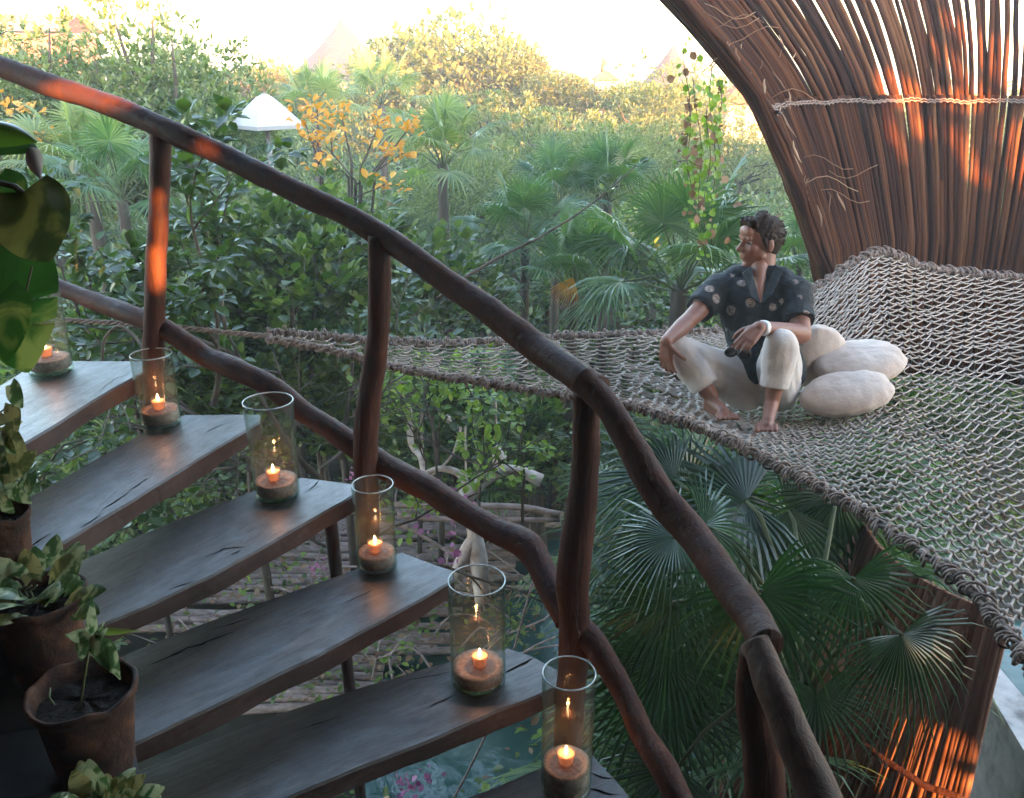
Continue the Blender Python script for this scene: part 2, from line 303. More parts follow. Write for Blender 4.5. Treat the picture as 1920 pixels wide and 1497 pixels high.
#==SETTING
# ------------------------------------------------------------------ ground, pool
mb = MB(); G = 60; xs = np.linspace(-150, 150, G); ys = np.concatenate([np.linspace(-20, 40, 45), np.linspace(45, 400, 15)])
V = [(x, y, GZ+.12*nz((x, y, 0), .35)) for y in ys for x in xs]
mb.add(V, [(j*G+i, j*G+i+1, (j+1)*G+i+1, (j+1)*G+i) for j in range(len(ys)-1) for i in range(G-1)])
tag(mb.build('ground', M['ground']), kind='structure')
PZL = -4.55
def poly_sheet(name, pix, z, m, th=.0):
    mb = MB(); top = [PZ(x, y, z) for x, y in pix]; n = len(top)
    mb.add(top+[p-Vector((0, 0, .35)) for p in top], [tuple(range(n)), tuple(range(2*n-1, n-1, -1))]+[(i, n+i, n+(i+1) % n, (i+1) % n) for i in range(n)])
    return mb.build(name, m, smooth=False)
tag(poly_sheet('pool_water', [(640, 1700), (700, 1180), (930, 1020), (1260, 1000), (1500, 1060), (1700, 1180), (2100, 1150), (2300, 1700)][::-1], PZL, M['water']), kind='structure')

# pale wall-top of the lower pool on the right
mb = MB(); a = [PZ(1775, 1165, -3.6), PZ(1815, 1180, -3.6), PZ(2080, 1500, -3.6), PZ(1975, 1500, -3.6)]
mb.add(a+[p-Vector((0, 0, .9)) for p in a], [(3, 2, 1, 0), (4, 5, 6, 7)]+[(i, (i+1) % 4, 4+(i+1) % 4, 4+i) for i in range(4)])
tag(mb.build('pool_wall', M['edge_pool'], smooth=False), 'stained pale concrete wall top beside the teal pool at lower right', 'wall')
mb = MB(); a = [PZ(1815, 1176, -3.7), PZ(2200, 1165, -3.7), PZ(2400, 1600, -3.7), PZ(2110, 1540, -3.7)]
mb.add(a, [(3, 2, 1, 0)]); tag(mb.build('upper_pool_water', M['water'], smooth=False), kind='structure')

# log platform under the stairs
def logs(name, label, cat, rows, z, seed, r0=.03):
    random.seed(seed); mb = MB()
    for (x0, x1, y) in rows:
        a = PZ(x0+random.uniform(-25, 25), y+random.uniform(-3, 3), z); b_ = PZ(x1+random.uniform(-30, 30), y+random.uniform(-6, 10), z)
        a.z += random.uniform(-.03, .04); b_.z += random.uniform(-.03, .04)
        k = 7; pts = []
        for i in range(k):
            p = a.lerp(b_, i/(k-1)); p += Vector((0, nz(p, .9, y)*.09, nz(p, 1.1, y+9)*.05)); pts.append(p)
        r = r0*random.uniform(.7, 1.25); mb.tube(pts, [r*random.uniform(.9, 1.1) for _ in pts], 7)
    tag(mb.build(name, M['log']), label, cat)
rows = []
y = 955
while y < 1330:
    x0 = 300 if y < 1180 else 420; x1 = 1060 if y < 985 else (1000 if y < 1110 else (850 if y < 1240 else 740))
    if not (1125 < y < 1140): rows.append((x0 - (80 if y > 1050 else 0), x1-random.uniform(0, 60), y))
    y += 6.2+ (y-950)*.013
logs('log_platform', 'platform of thin peeled grey logs lying side by side below the stairs', 'platform', rows, -4.35, 3, .033)

#==SHADE
# added wall behind the camera, unseen: shades everything near, its holes aim sun patches
mb = MB(); WY = -2.6
holes = []
def hole(target, rx, rz, slant=0): 
    tt = (target.y-WY)/SUND.y; p = target-SUND*tt; holes.append((p.x, p.z, rx, rz, slant))
hole(PY(165, 182, 3.41), .19, .065, 0)
hole(PY(398, 286, 3.15), .06, .035, 0)
hole(PY(305, 375, 3.21), .022, .03, 0)
hole(PY(300, 505, 3.21), .045, .085, 0)
hole(PY(311, 440, 3.21), .008, .12, 0)
hole(PY(718, 500, 2.79), .012, .07, 0)
for (px, py, Y, rx, rz) in ((1700, 165, 7.15, .16, .17), (1785, 190, 7.2, .15, .10), (1835, 120, 7.2, .06, .30), (1905, 130, 7.2, .13, .55), (1960, 200, 7.1, .12, .6),
                            (1678, 250, 7.0, .05, .22), (1740, 235, 7.0, .08, .11), (1820, 290, 6.9, .05, .26), (1895, 350, 6.9, .15, .5),
                            (1590, 1385, 2.95, .15, .085), (1550, 1160, 2.9, .03, .10), (1620, 1150, 2.9, .03, .05), (1630, 1440, 2.9, .11, .05), (1600, 1310, 2.9, .03, .10), (1720, 1390, 2.7, .04, .08), (1770, 1400, 2.7, .08, .07)):
    hole(PY(px, py, Y), rx, rz)
bw = .05; x = -7.0
TOP = 2.3
while x < 27:
    cuts = []
    for (hx, hz, rx, rz, sl) in holes:
        q = (x-hx)/rx
        if abs(q) < 1: h = rz*math.sqrt(1-q*q); cuts.append((hz-h, hz+h))
    z = -5.0; seg = []
    for a, b_ in sorted(cuts):
        if a > z: seg.append((z, a))
        z = max(z, b_)
    top = (3.4 if 7.6 < x < 12.5 else TOP)+.25*nz((x, 0, 0), .8)+.12*nz((x, 0, 0), 4)
    if z < top: seg.append((z, top))
    for a, b_ in seg:
        if b_-a > .01: mb.box((x, WY, (a+b_)/2), (bw/2+.001, .015, (b_-a)/2))
    x += bw
for k in range(56): mb.box((-2.05, WY+.1+k*.1, -1.75), (.015, .048, 3.2))  # unseen left and right side walls, added to darken the foreground
for k in range(32): mb.box((2.95, WY+.1+k*.1, -1.75), (.015, .048, 3.2))
tag(mb.build('shade_wall', M['rail'], smooth=False), 'added brown board shade wall with sun slots, unseen behind the viewer', 'wall')
mb = MB()
for i in range(60): mb.box((-3.6+i*.12, .75, 1.55+.02*random.random()), (.056, 3.35, .03))
tag(mb.build('porch_roof', M['rail'], smooth=False), 'unseen brown board roof over the staircase', 'roof')  # out of view, extended forward to darken the stairs

#==STAIRS
TZ = [None]+[-1.15-.17*k for k in range(7)]
TP = {1: [(-160, 830), (0, 722), (48, 692), (62, 697), (66, 684), (110, 677), (272, 677), (270, 697), (180, 748), (90, 806), (0, 858), (-160, 945)],
      2: [(20, 950), (100, 907), (180, 860), (270, 810), (345, 778), (430, 777), (490, 777), (487, 792), (370, 862), (250, 938), (140, 1005), (35, 1066), (-40, 1100), (-60, 985)],
      3: [(60, 1092), (130, 1060), (300, 987), (400, 948), (480, 918), (565, 895), (610, 900), (666, 908), (668, 926), (540, 1000), (400, 1078), (270, 1140), (150, 1188), (70, 1215)],
      4: [(130, 1285), (200, 1243), (260, 1215), (380, 1168), (500, 1125), (640, 1076), (737, 1040), (755, 1035), (800, 1052), (852, 1070), (852, 1088), (720, 1163), (600, 1228), (400, 1325), (215, 1413), (130, 1450)],
      5: [(180, 1490), (250, 1447), (345, 1405), (470, 1356), (600, 1312), (740, 1268), (870, 1232), (950, 1213), (990, 1226), (1060, 1262), (1062, 1284), (930, 1335), (800, 1392), (660, 1446), (530, 1500), (400, 1560), (200, 1640)],
      6: [(640, 1600), (760, 1540), (868, 1498), (940, 1468), (1010, 1440), (1060, 1424), (1110, 1412), (1150, 1455), (1215, 1530), (1000, 1640), (800, 1720)]}
stair = thing('staircase', 'curving open staircase of thick dark weathered wood treads set with candle vases', 'staircase', (-.8, 2.6, -2.2))
for k, pix in TP.items():
    z = TZ[k]; th = .068; top = [PZ(x, y, z) for x, y in pix]; n = len(top)
    # resample the outline and make it slightly uneven
    pts = []
    for i in range(n):
        a, b_ = top[i], top[(i+1) % n]; s = max(1, int((b_-a).length/.035))
        for j in range(s):
            p = a.lerp(b_, j/s); p = p+Vector((nz(p, 9, k), nz(p, 9, k+5), 0))*.004; pts.append(p)
    n = len(pts); c = sum(pts, Vector())/n
    if sum((pts[i].x*pts[(i+1) % n].y-pts[(i+1) % n].x*pts[i].y) for i in range(n)) < 0: pts.reverse()
    ins = []
    for i, p in enumerate(pts):
        tt = (pts[(i+1) % n]-pts[i-1]).normalized(); ins.append(p+Vector((-tt.y, tt.x, 0))*.006)
    mb = MB(); ang = R((0, 80, 69, 56, 45, 33, 27)[k]); Rz = Matrix.Rotation(-ang, 3, 'Z')
    v = ins+[p-Vector((0, 0, .007)) for p in pts]+[p-Vector((nz(p, 7, k)*.012, nz(p, 7, k+3)*.012, th+.008*nz(p, 6, k))) for p in pts]
    mb.add([Rz@q for q in v], [tuple(range(n))], 0)
    mb.f += [(i, n+i, n+(i+1) % n, (i+1) % n) for i in range(n)]; mb.m += [0]*n
    mb.f += [(n+i, 2*n+i, 2*n+(i+1) % n, n+(i+1) % n) for i in range(n)]; mb.m += [1]*n
    mb.f += [tuple(range(3*n-1, 2*n-1, -1))]; mb.m += [1]
    o = mb.build('tread', [M['tread'], M['edge']], stair, smooth=False); o.rotation_euler = (0, 0, ang)
# cracks along the grain: thin dark splits
M['crack'] = plain('dark crack', [(.3, (.002, .002, .002)), (.7, (.006, .005, .004))], (9, 9, 9), rough=1, bump=0, spec=0)
mb = MB()
def crack(k, pl, wd=.004):
    mb = MB(); pts = []
    for i in range(len(pl)-1):
        a = PZ(*pl[i], TZ[k]); b_ = PZ(*pl[i+1], TZ[k]); s = 8
        pts += [a.lerp(b_, j/s)+Vector((nz(a.lerp(b_, j/s), 20, k), nz(a.lerp(b_, j/s), 20, 7), 0))*.009 for j in range(s)]
    pts.append(PZ(*pl[-1], TZ[k])); n = len(pts); v = []
    for i, p in enumerate(pts):
        tt = (pts[min(i+1, n-1)]-pts[max(i-1, 0)]).normalized(); q = wd*math.sin(math.pi*(i+.3)/(n))*(.6+.8*abs(nz(p, 30)))
        v += [p+Vector((-tt.y, tt.x, 0))*q+Vector((0, 0, .0012)), p-Vector((-tt.y, tt.x, 0))*q+Vector((0, 0, .0012))]
    mb.add(v, [(2*i, 2*i+1, 2*i+3, 2*i+2) for i in range(n-1)]); mb.build('wood_split', M['crack'], stair, smooth=False)
for k, pl, wd in ((2, [(150, 990), (190, 965)], .003), (2, [(190, 960), (240, 925)], .0035), (2, [(238, 923), (278, 897)], .003), (2, [(45, 1035), (95, 1000)], .004), (2, [(380, 815), (430, 790)], .002),
                  (3, [(385, 1045), (420, 1030), (460, 1026)], .004), (3, [(430, 1042), (452, 1032)], .003), (3, [(310, 1110), (365, 1090)], .0025), (3, [(570, 925), (590, 910), (600, 900)], .003),
                  (4, [(275, 1250), (340, 1222), (440, 1185)], .006), (4, [(640, 1135), (700, 1105)], .002), (4, [(400, 1180), (470, 1160)], .003), (1, [(185, 735), (215, 712), (245, 700)], .002),
                  (5, [(940, 1265), (1000, 1235)], .005), (5, [(800, 1330), (850, 1305)], .003), (5, [(560, 1370), (640, 1345)], .003), (5, [(760, 1275), (845, 1262)], .002),
                  (6, [(1110, 1450), (1150, 1462)], .004), (6, [(1090, 1478), (1160, 1490)], .004)):
    crack(k, pl, wd)
# stringer beam seen under the upper treads
mb = MB()
def woodtube(mb, cp, n, sides=14, rv=.06, seed=0, m=0, ell=None):
    pts = spline(cp, n); P_ = []; rr = []
    for i, q in enumerate(pts):
        p = Vector(q[:3]); P_.append(p+Vector((nz(p, 2.2, seed), nz(p, 2.2, seed+4), nz(p, 2.2, seed+8)))*.006); rr.append(q[3]*(1+rv*nz(p, 5, seed)*2))
    b0 = len(mb.v); mb.tube(P_, rr, sides, m)
    for i in range(b0, len(mb.v)):
        p = Vector(mb.v[i]); mb.v[i] = tuple(p+Vector((nz(p, 14, seed), nz(p, 14, seed+2), nz(p, 14, seed+3)))*.0035)
for k, (px, py, kk, r) in enumerate(((612, 965, 3, .024),)):
    a = PZ(px, py, TZ[kk]-.05); mb = MB(); woodtube(mb, [(a.x, a.y+.06, a.z, r), (a.x+.02, a.y+.1, (a.z+GZ)/2, r), (a.x, a.y+.12, GZ, r)], 16, 10, seed=k); mb.build('support_post', M['edge'], stair)


#==RAILING
rl = thing('railing', 'crooked dark brown pole railing running down the outer side of the stairs', 'railing', tuple(PY(708, 900, 2.7)))
def rp(px, py, Y, wpx):
    if (px > 1125 and py > 760) or py > 1400: wpx *= .80 if px > 1400 else .84
    wpx *= .89; Y += .13*min(1, max(0, (Y-1.5)/.5))
    p = PY(px, py, Y); d = p.dot(FW); return (*p, wpx/2/F*d)
mb = MB(); woodtube(mb, [rp(-120, 88, 3.6, 42), rp(-20, 118, 3.5, 43), rp(100, 163, 3.35, 45), rp(200, 196, 3.22, 45), rp(300, 238, 3.10, 46), rp(370, 270, 3.04, 46), rp(450, 308, 2.97, 47), rp(560, 362, 2.86, 48), rp(640, 398, 2.78, 48), rp(722, 446, 2.70, 54),
                         rp(790, 492, 2.62, 52), rp(850, 536, 2.55, 56), rp(920, 583, 2.45, 60), rp(1000, 648, 2.32, 64), rp(1060, 690, 2.2, 64), rp(1118, 735, 2.08, 68)], 90, 18, seed=1)
mb.build('handrail', M['rail'], rl)
mb = MB(); woodtube(mb, [rp(1090, 710, 2.10, 64), rp(1140, 765, 2.03, 72), rp(1190, 850, 1.95, 76), rp(1240, 935, 1.88, 78), rp(1300, 1005, 1.80, 82), rp(1360, 1090, 1.68, 86), rp(1410, 1160, 1.58, 92), rp(1438, 1212, 1.50, 96)], 60, 18, seed=2)
mb.build('handrail', M['rail'], rl)
mb = MB(); woodtube(mb, [rp(1415, 1205, 1.50, 78), rp(1450, 1290, 1.42, 96), rp(1485, 1380, 1.35, 104), rp(1530, 1480, 1.28, 110), rp(1590, 1620, 1.18, 120)], 40, 18, seed=3)
mb.build('handrail', M['rail_pale'], rl)
mb = MB(); woodtube(mb, [rp(60, 520, 3.45, 34), rp(140, 551, 3.38, 36), rp(200, 575, 3.3, 40), rp(290, 608, 3.16, 42), rp(345, 640, 3.1, 44), rp(385, 668, 3.08, 42), rp(440, 690, 3.0, 44), rp(505, 722, 2.94, 46), rp(560, 765, 2.9, 48), rp(620, 805, 2.83, 48), rp(690, 855, 2.76, 50)], 70, 14, seed=4)
mb.build('lower_rail', M['rail'], rl)
mb = MB(); woodtube(mb, [rp(690, 850, 2.76, 48), rp(740, 885, 2.7, 56), rp(800, 915, 2.62, 54), rp(860, 955, 2.54, 56), rp(930, 995, 2.44, 58), rp(985, 1022, 2.37, 62), rp(1010, 1060, 2.3, 56), rp(1035, 1110, 2.22, 58), rp(1065, 1165, 2.14, 58)], 60, 14, seed=5)
mb.build('lower_rail', M['rail'], rl)
mb = MB(); woodtube(mb, [rp(1085, 1175, 2.1, 52), rp(1120, 1215, 2.04, 58), rp(1165, 1290, 1.96, 58), rp(1205, 1375, 1.87, 62), rp(1250, 1450, 1.78, 72), rp(1290, 1540, 1.7, 74)], 50, 14, seed=6)
mb.build('lower_rail', M['rail'], rl)
def post(cp, seed):
    mb = MB(); woodtube(mb, [rp(*q) for q in cp], 50, 16, seed=seed, rv=.05); mb.build('post', M['rail'], rl)
post([(299, 235, 3.12, 44), (298, 320, 3.12, 41), (296, 430, 3.12, 42), (290, 560, 3.12, 44), (287, 660, 3.12, 44), (289, 780, 3.12, 42), (289, 815, 3.12, 42)], 7)
post([(710, 440, 2.705, 46), (711, 540, 2.705, 47), (708, 640, 2.705, 48), (690, 760, 2.705, 52), (684, 850, 2.705, 52), (688, 960, 2.705, 48), (690, 1030, 2.705, 48), (690, 1075, 2.705, 48)], 8)
post([(1096, 735, 2.09, 52), (1096, 850, 2.09, 62), (1090, 950, 2.09, 66), (1076, 1080, 2.09, 68), (1078, 1200, 2.09, 66), (1068, 1320, 2.09, 62), (1062, 1455, 2.09, 60)], 9)
post([(1415, 1220, 1.52, 84), (1412, 1330, 1.52, 100), (1430, 1420, 1.52, 112), (1440, 1600, 1.52, 122)], 10)

#==VASES
VS = [(97, 697, 1, 39, 518, 'far left candle vase on the topmost tread behind the big vine leaves'),
      (303, 795, 2, 36, 664, 'slim glass candle vase standing against the first railing post'),
      (521, 928, 3, 41, 752, 'open glass candle vase on the third tread, away from any post'),
      (708, 1062, 4, 37, 908, 'narrow glass candle vase in front of the middle railing post'),
      (897, 1275, 5, 51, 1088, 'widest glass candle vase with blue glass base, on the second lowest tread'),
      (1061, 1478, 6, 47, 1262, 'tall glass candle vase cut by the bottom of the photo, by the third post')]
CL = ['small lit tealight in the far left vase behind the vine leaves', 'small lit tealight in the vase against the first railing post', 'small lit tealight in the open vase on the third tread',
      'orange glowing tealight in the vase in front of the middle railing post', 'small lit tealight in the widest vase with the blue base', 'orange glowing tealight in the lowest vase at the bottom of the photo']
for i, (px, py, k, rpx, ty, lab) in enumerate(VS):
    c = PZ(px, py, TZ[k]); c.z += .001; d = c.dot(FW); r = rpx/F*d; Htop = PY(px, ty, c.y).z-c.z
    v = thing('glass_vase', lab, 'glass vase', tuple(c), 'glass candle vases on the stair treads')
    mb = MB(); fl = 1.10 if i == 2 else 1.02
    q = .004
    prof = [(.0005, .0), (r*.93, .0), (r*.985, .004), (r, .015)]+[(r*(1+(fl-1)*(z/Htop)**2), z) for z in np.linspace(.03, Htop-.004, 14)]+[(r*fl-q*.5, Htop), (r*fl-q, Htop-.004)]
    prof += [((r*(1+(fl-1)*(z/Htop)**2)-q), z) for z in np.linspace(Htop-.01, .025, 14)]+[(r*.9, .018), (.0005, .016)]
    mb.lathe(prof, c, 56, wob=.012, seed=i*3.1); mb.build('glass_wall', M['glass'], v)
    mb = MB(); ri = r*fl-q*.5; mb.tube([c+Vector((ri*math.cos(a), ri*math.sin(a), Htop)) for a in np.linspace(0, 2*math.pi, 49)], .0022, 6, caps=False); mb.build('rim', M['rim'], v)
    mb = MB(); sh = .060 if i != 5 else .10
    mb.lathe([(.0005, .019), (r-.006, .019), (r-.0052, sh*.6), (r-.0052, sh+.003*math.sin(i)), (r*.7, sh-.002), (r*.35, sh+.003), (.0005, sh)], c, 56, wob=.01, seed=i); mb.build('sand', M['sand'], v)
    mb = MB(); mb.lathe([(.0005, .004), (r*.9, .004), (r*.93, .014), (.0005, .0155)], c, 40); mb.build('glass_base', M['glass_base'], v)
    cc = c+Vector((.006*math.sin(i*2)-.0, -.012, sh-.004))
    cn = thing('candle', CL[i], 'candle', tuple(cc), 'tealights inside the glass vases')
    cr = .0285
    mb = MB(); mb.lathe([(.0005, .0), (cr*.72, .0), (cr*.95, .048), (cr, .052), (cr*.93, .052), (cr*.68, .006), (.0005, .006)], cc, 28); mb.build('cup', M['cup'], cn)
    mb = MB(); mb.lathe([(.0005, .014), (cr*.70, .014), (cr*.88, .043), (cr*.8, .0445), (.0005, .043)], cc, 24); mb.build('wax', M['wax'], cn)
    mb = MB(); mb.lathe([(.0003, .044), (.0035, .048), (.0050, .054), (.0038, .062), (.0015, .069), (.0003, .073)], cc, 12); mb.build('flame', M['flame'], cn)
    ld = bpy.data.lights.new('candle_light', 'POINT'); ld.energy = .028; ld.color = (1, .36, .12); ld.shadow_soft_size = .006
    lo = bpy.data.objects.new('candle_light', ld); COL.objects.link(lo); lo.location = cc+Vector((0, 0, .085))

#==HAMMOCK
near = [(500, 636, 4.30), (600, 652, 4.28), (730, 686, 4.20), (900, 716, 4.06), (1070, 744, 3.92), (1200, 768, 3.78), (1310, 802, 3.60), (1450, 870, 3.35), (1580, 940, 3.10), (1700, 1015, 2.86), (1820, 1108, 2.62), (1920, 1225, 2.36), (2010, 1350, 2.15)]
far = [(500, 624, 4.45), (600, 630, 4.52), (740, 642, 4.62), (900, 642, 4.75), (1060, 632, 4.88), (1240, 624, 5.0), (1350, 620, 5.05), (1440, 596, 5.12), (1530, 540, 5.22), (1640, 474, 5.45), (1730, 500, 5.8), (1850, 516, 6.1), (1990, 524, 6.3)]
NU, NV = 70, 42
nc = [Vector(P(*q)) for q in spline(near, NU+1)]; fc = [Vector(P(*q)) for q in spline(far, NU+1)]
SEAT = P(1440, 752, 4.2)
def net_pt(u, v):
    i = max(0, min(NU-1e-6, u)); a = int(i); f = i-a
    n_ = nc[a].lerp(nc[a+1], f); f_ = fc[a].lerp(fc[a+1], f); s = v/NV
    p = n_.lerp(f_, s)
    wd = (n_-f_).length
    p.z -= .035*wd*math.sin(math.pi*min(max(s, 0), 1))*1.0
    dx = (p.x-SEAT.x)/.62; dy = (p.y-SEAT.y)/.5
    p.z -= .11*math.exp(-(dx*dx+dy*dy))*math.sin(math.pi*min(max(s, 0), 1))**.5
    return p
hm = thing('hammock', 'huge knotted rope net hammock stretched from the stairs to the stick shell', 'hammock', tuple(SEAT))
V = []; Q = []
pos = {}
for i in range(NU+1):
    for j in range(NV+1):
        ju = .5*nz((i*.6, j*.6, 1), 1)+.6*nz((i*.13, j*.13, 8), 1); jv = .45*nz((i*.6, j*.6, 5), 1)+.9*nz((i*.1, j*.14, 9), 1)*math.sin(math.pi*j/NV)
        if j in (0, NV): jv = 0
        pos[i, j] = net_pt(i+ju, j+jv)
def seg_np(a, b_, ra, n=5, sag=.004):
    mid = (a+b_)/2; mid.z -= sag; return [a, mid, b_], ra
mb = MB()
def width(i): return (nc[min(i, NU)]-fc[min(i, NU)]).length
JR = [random.uniform(0, .55) for _ in range(NV+2)]
def keep(i, j):
    wd = width(i)
    if wd < .40: return j % 14 == 0
    if wd < .75+JR[j]*.5 and j % 4: return False
    if wd < 1.15+JR[j] and j % 2: return False
    return True
for i in range(NU):
    for j in range(NV+1):
        wd = width(i); r = .0040 if wd > 1.2 else .0034
        if not keep(i, j): continue
        st = 1
        pts, r = seg_np(pos[i, j], pos[i+1, j], r); mb.tube(pts, r, 5, caps=False)
for i in range(NU):
    for j in range(NV):
        if not keep(i, j): continue
        k = j+1
        while k < NV and not keep(i+1, k): k += 1
        if (k-j > 1 and i % 2 == 0) or k-j == 1 and (i+j) % 1 == 0:
            pts, r = seg_np(pos[i, j], pos[i+1, k], .0040); mb.tube(pts, r, 5, caps=False)
mb.build('mesh_net', M['net'], hm)
mb = MB()
for i in range(2, NU+1):
    wd = width(i)
    for j in range(0, NV+1):
        if not keep(i, j): continue
        p = pos[i, j]; k = .0115 if wd > 1.2 else .0085
        k *= random.uniform(.8, 1.25)
        t_ = (pos[i, min(j+1, NV)]-p); a = math.atan2(t_.y, t_.x)+.6
        mb.ell(p+Vector((0, 0, .002)), (k*1.25, k*.8, k*.8), Matrix.Rotation(a, 3, 'Z'), 7, 4)
mb.build('knots', M['net'], hm)
def bundle(name, pts, r, strands, tw, seed, loops=True, lr=.02):
    mb = MB(); random.seed(seed); n = len(pts); L = 0; cum = [0]
    for i in range(1, n): L += (pts[i]-pts[i-1]).length; cum.append(L)
    m_ = int(L/.012)
    def at(s):
        import bisect
        i = min(max(bisect.bisect(cum, s)-1, 0), n-2); f = (s-cum[i])/(cum[i+1]-cum[i]+1e-9); return pts[i].lerp(pts[i+1], f), (pts[i+1]-pts[i]).normalized()
    for k in range(strands):
        q = []
        for i in range(m_):
            s = L*i/(m_-1); p, t_ = at(s); u = t_.cross(Vector((0, 0, 1))).normalized(); v_ = u.cross(t_)
            a = s*tw+k*2*math.pi/strands; rr = r*(1+.5*nz((s*6, k, seed), 1))
            q.append(p+(u*math.cos(a)+v_*math.sin(a))*rr+Vector((0, 0, .01*nz((s*3, 1, seed), 1))))
        mb.tube(q, r*.62, 6, caps=True)
    if loops:
        s = 0
        while s < L:
            p, t_ = at(s); u = t_.cross(Vector((0, 0, 1))).normalized(); v_ = u.cross(t_)
            R0 = lr*random.uniform(.8, 1.3); tilt = random.uniform(-.8, .8); off = u*random.uniform(-.010, .016)+v_*random.uniform(-.012, .012)
            q = []
            for a in np.linspace(0, 2*math.pi*1.15, 15):
                q.append(p+off+(u*math.cos(a)+v_*math.sin(a))*R0+t_*(tilt*R0*math.cos(a)+.012*(a/6.3)))
            mb.tube(q, .0052*random.uniform(.8, 1.15), 6)
            s += random.uniform(.014, .034)
    return mb.build(name, M['rope'], hm)
ne = [net_pt(i, 0) for i in range(NU+1)]; fe = [net_pt(i, NV) for i in range(NU+1)]
bundle('edge_rope', ne[16:], .011, 3, 38, 11, True, .021)
bundle('edge_rope', ne[:19], .013, 3, 36, 12, True, .017)
bundle('edge_rope', fe[:46], .014, 3, 36, 13, True, .022)
bundle('edge_rope', fe[44:], .014, 3, 34, 14, True, .026)
tie = [P(120, 600, 4.3), P(240, 607, 4.3), P(340, 616, 4.32), P(420, 622, 4.35), P(510, 630, 4.38)]
bundle('tie_rope', [Vector(q) for q in spline([tuple(p) for p in tie], 20)], .009, 3, 60, 15, False)

#==SHELL
# woven stick shell behind the hammock: sticks flare up and outwards
CX, CY = 3.2, 5.55
def rz_(z): return float(np.interp(z, [-2.4, -1.28, -.8, -.29, .0, .36, .9, 1.6, 2.4], [.90, 1.14, 1.36, 1.63, 1.87, 2.25, 2.85, 3.5, 4.1]))
def shell_pt(th, z, dr=0):
    r = rz_(z)+dr; return Vector((CX+r*math.cos(th), CY+r*math.sin(th)*1.0, z))
sh = thing('stick_shell', 'tall flaring shell of bound brown sticks rising behind the hammock', 'shelter', (CX, CY, -1.9))
mb = MB(); random.seed(21)
for layer, (cnt, dr, gap) in enumerate(((156, 0, .04), (118, .05, .25))):
    for i in range(cnt):
        if random.random() < gap: continue
        th = R(179-(179-20)*(i+random.uniform(-.4, .4))/cnt)
        if layer == 1 and R(60) < th < R(118) and random.random() < .30: continue
        for (z0, z1) in ((-2.3, -.27), (-.31, random.uniform(1.0, 1.7))):
            jt = random.uniform(-.012, .012); k = 9; pts = []; rr = []; r0 = random.uniform(.014, .022)
            sd_ = random.random()*99
            if z0 > -1 and random.random() < .21 and th < R(128): continue
            for q in range(k):
                z = z0+(z1-z0)*q/(k-1)
                amp = .020 if z0 > -1 else .010
                tq = th+jt*(q/(k-1))+amp*nz((z*1.3, sd_, 0), 1)
                pts.append(shell_pt(tq, z, dr+random.uniform(-.006, .006)+.018*nz((z*1.5, sd_, 3), 1))); rr.append(r0*(1.15+.1*q/(k-1)) if z0 > -1 else r0*(.85+.3*q/(k-1)))
            mb.tube(pts, rr, 8)
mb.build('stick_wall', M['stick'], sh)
# thick bunched sticks along the open left edge
mb = MB()
for i in range(46):
    th = R(random.uniform(168, 181)); sd_ = random.random()*99; r0 = random.uniform(.012, .02)
    mb.tube([shell_pt(th+.01*nz((z, sd_, 0), 1), z, .02+.05*random.random()+.05*nz((z*.8, sd_, 2), 1)) for z in np.linspace(-2.2, 1.5, 14)], [r0*(1.1-.02*q) for q in range(14)], 6)
mb.build('edge_sticks', M['stick'], sh)
# rope lashings
mb = MB()
for zz, dr in ((-.31, -.035), (-.295, -.03)):
    q = []
    for i in range(260):
        th = R(181-155*i/259); q.append(shell_pt(th, zz+.006*math.sin(i*2.1)+.02*nz((i*.11, zz*9, 0), 1), dr+.008*math.sin(i*2.1+1.5)))
    mb.tube(q, .0055, 5)
mb.build('lashing', M['rope'], sh)
mb = MB()
for zz in (.62, 1.1):
    mb.tube([shell_pt(R(180-155*i/60), zz+.02*nz((i*.3, zz, 0), 1), .07) for i in range(61)], .024 if zz > 0 else .014, 7)
mb.build('cross_bar', M['rail'], sh)
mb = MB()
for i in range(26):
    th = R(random.uniform(120, 185)); z = random.uniform(-.95, .45); p = shell_pt(th, z, -.04-.03*random.random())
    q = [p]; dv = Vector((random.uniform(-.03, .03), -.02, -.03))
    for k in range(4): q.append(q[-1]+dv+Vector((random.uniform(-.012, .012), random.uniform(-.01, .01), random.uniform(-.012, .006))))
    mb.tube(q, [.003, .009, .012, .008, .002], 5, ell=[.3]*5)
for i in range(9):
    th = R(random.uniform(115, 180)); z = random.uniform(-.9, .3); p = shell_pt(th, z, -.05)
    mb.tube([p+Vector((.07*k, 0, .05*math.sin(k*.9+i))) for k in range(6)], .0028, 4)
mb.build('dried_leaves', M['leaf_dry'], sh)

# lower skirt of sticks under the hammock
sk = thing('stick_skirt', 'lower skirt of sunlit red brown sticks under the hammock corner', 'shelter', tuple(PZ(1750, 1600, GZ)))
mb = MB(); random.seed(5); C2 = P(1905, 1100, 3.9)
def sk_pt(th, z):
    r = float(np.interp(z, [-4.8, -3.8, -2.9, -2.2, -1.7], [1.55, 1.22, .90, .70, .62])); return Vector((C2.x+r*math.cos(th), C2.y+r*math.sin(th), z))
for i in range(150):
    th = R(150+(237-150)*(i+random.uniform(-.4, .4))/150); sd_ = random.random()*99; r0 = random.uniform(.010, .017)
    zt = -1.95; pts = [sk_pt(th+.03*nz((z*1.2, sd_, 0), 1), z)+Vector((0, 0, 0)) for z in np.linspace(-4.75, zt, 10)]
    mb.tube(pts, r0, 6)
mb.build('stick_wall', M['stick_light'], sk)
mb = MB()
for zz in (-3.55, -2.7): mb.tube([sk_pt(R(150+87*i/30), zz+.02*nz((i*.4, 0, 0), 1))*1.0 for i in range(31)], .022, 7)
mb.build('cross_bar', M['rail'], sk)

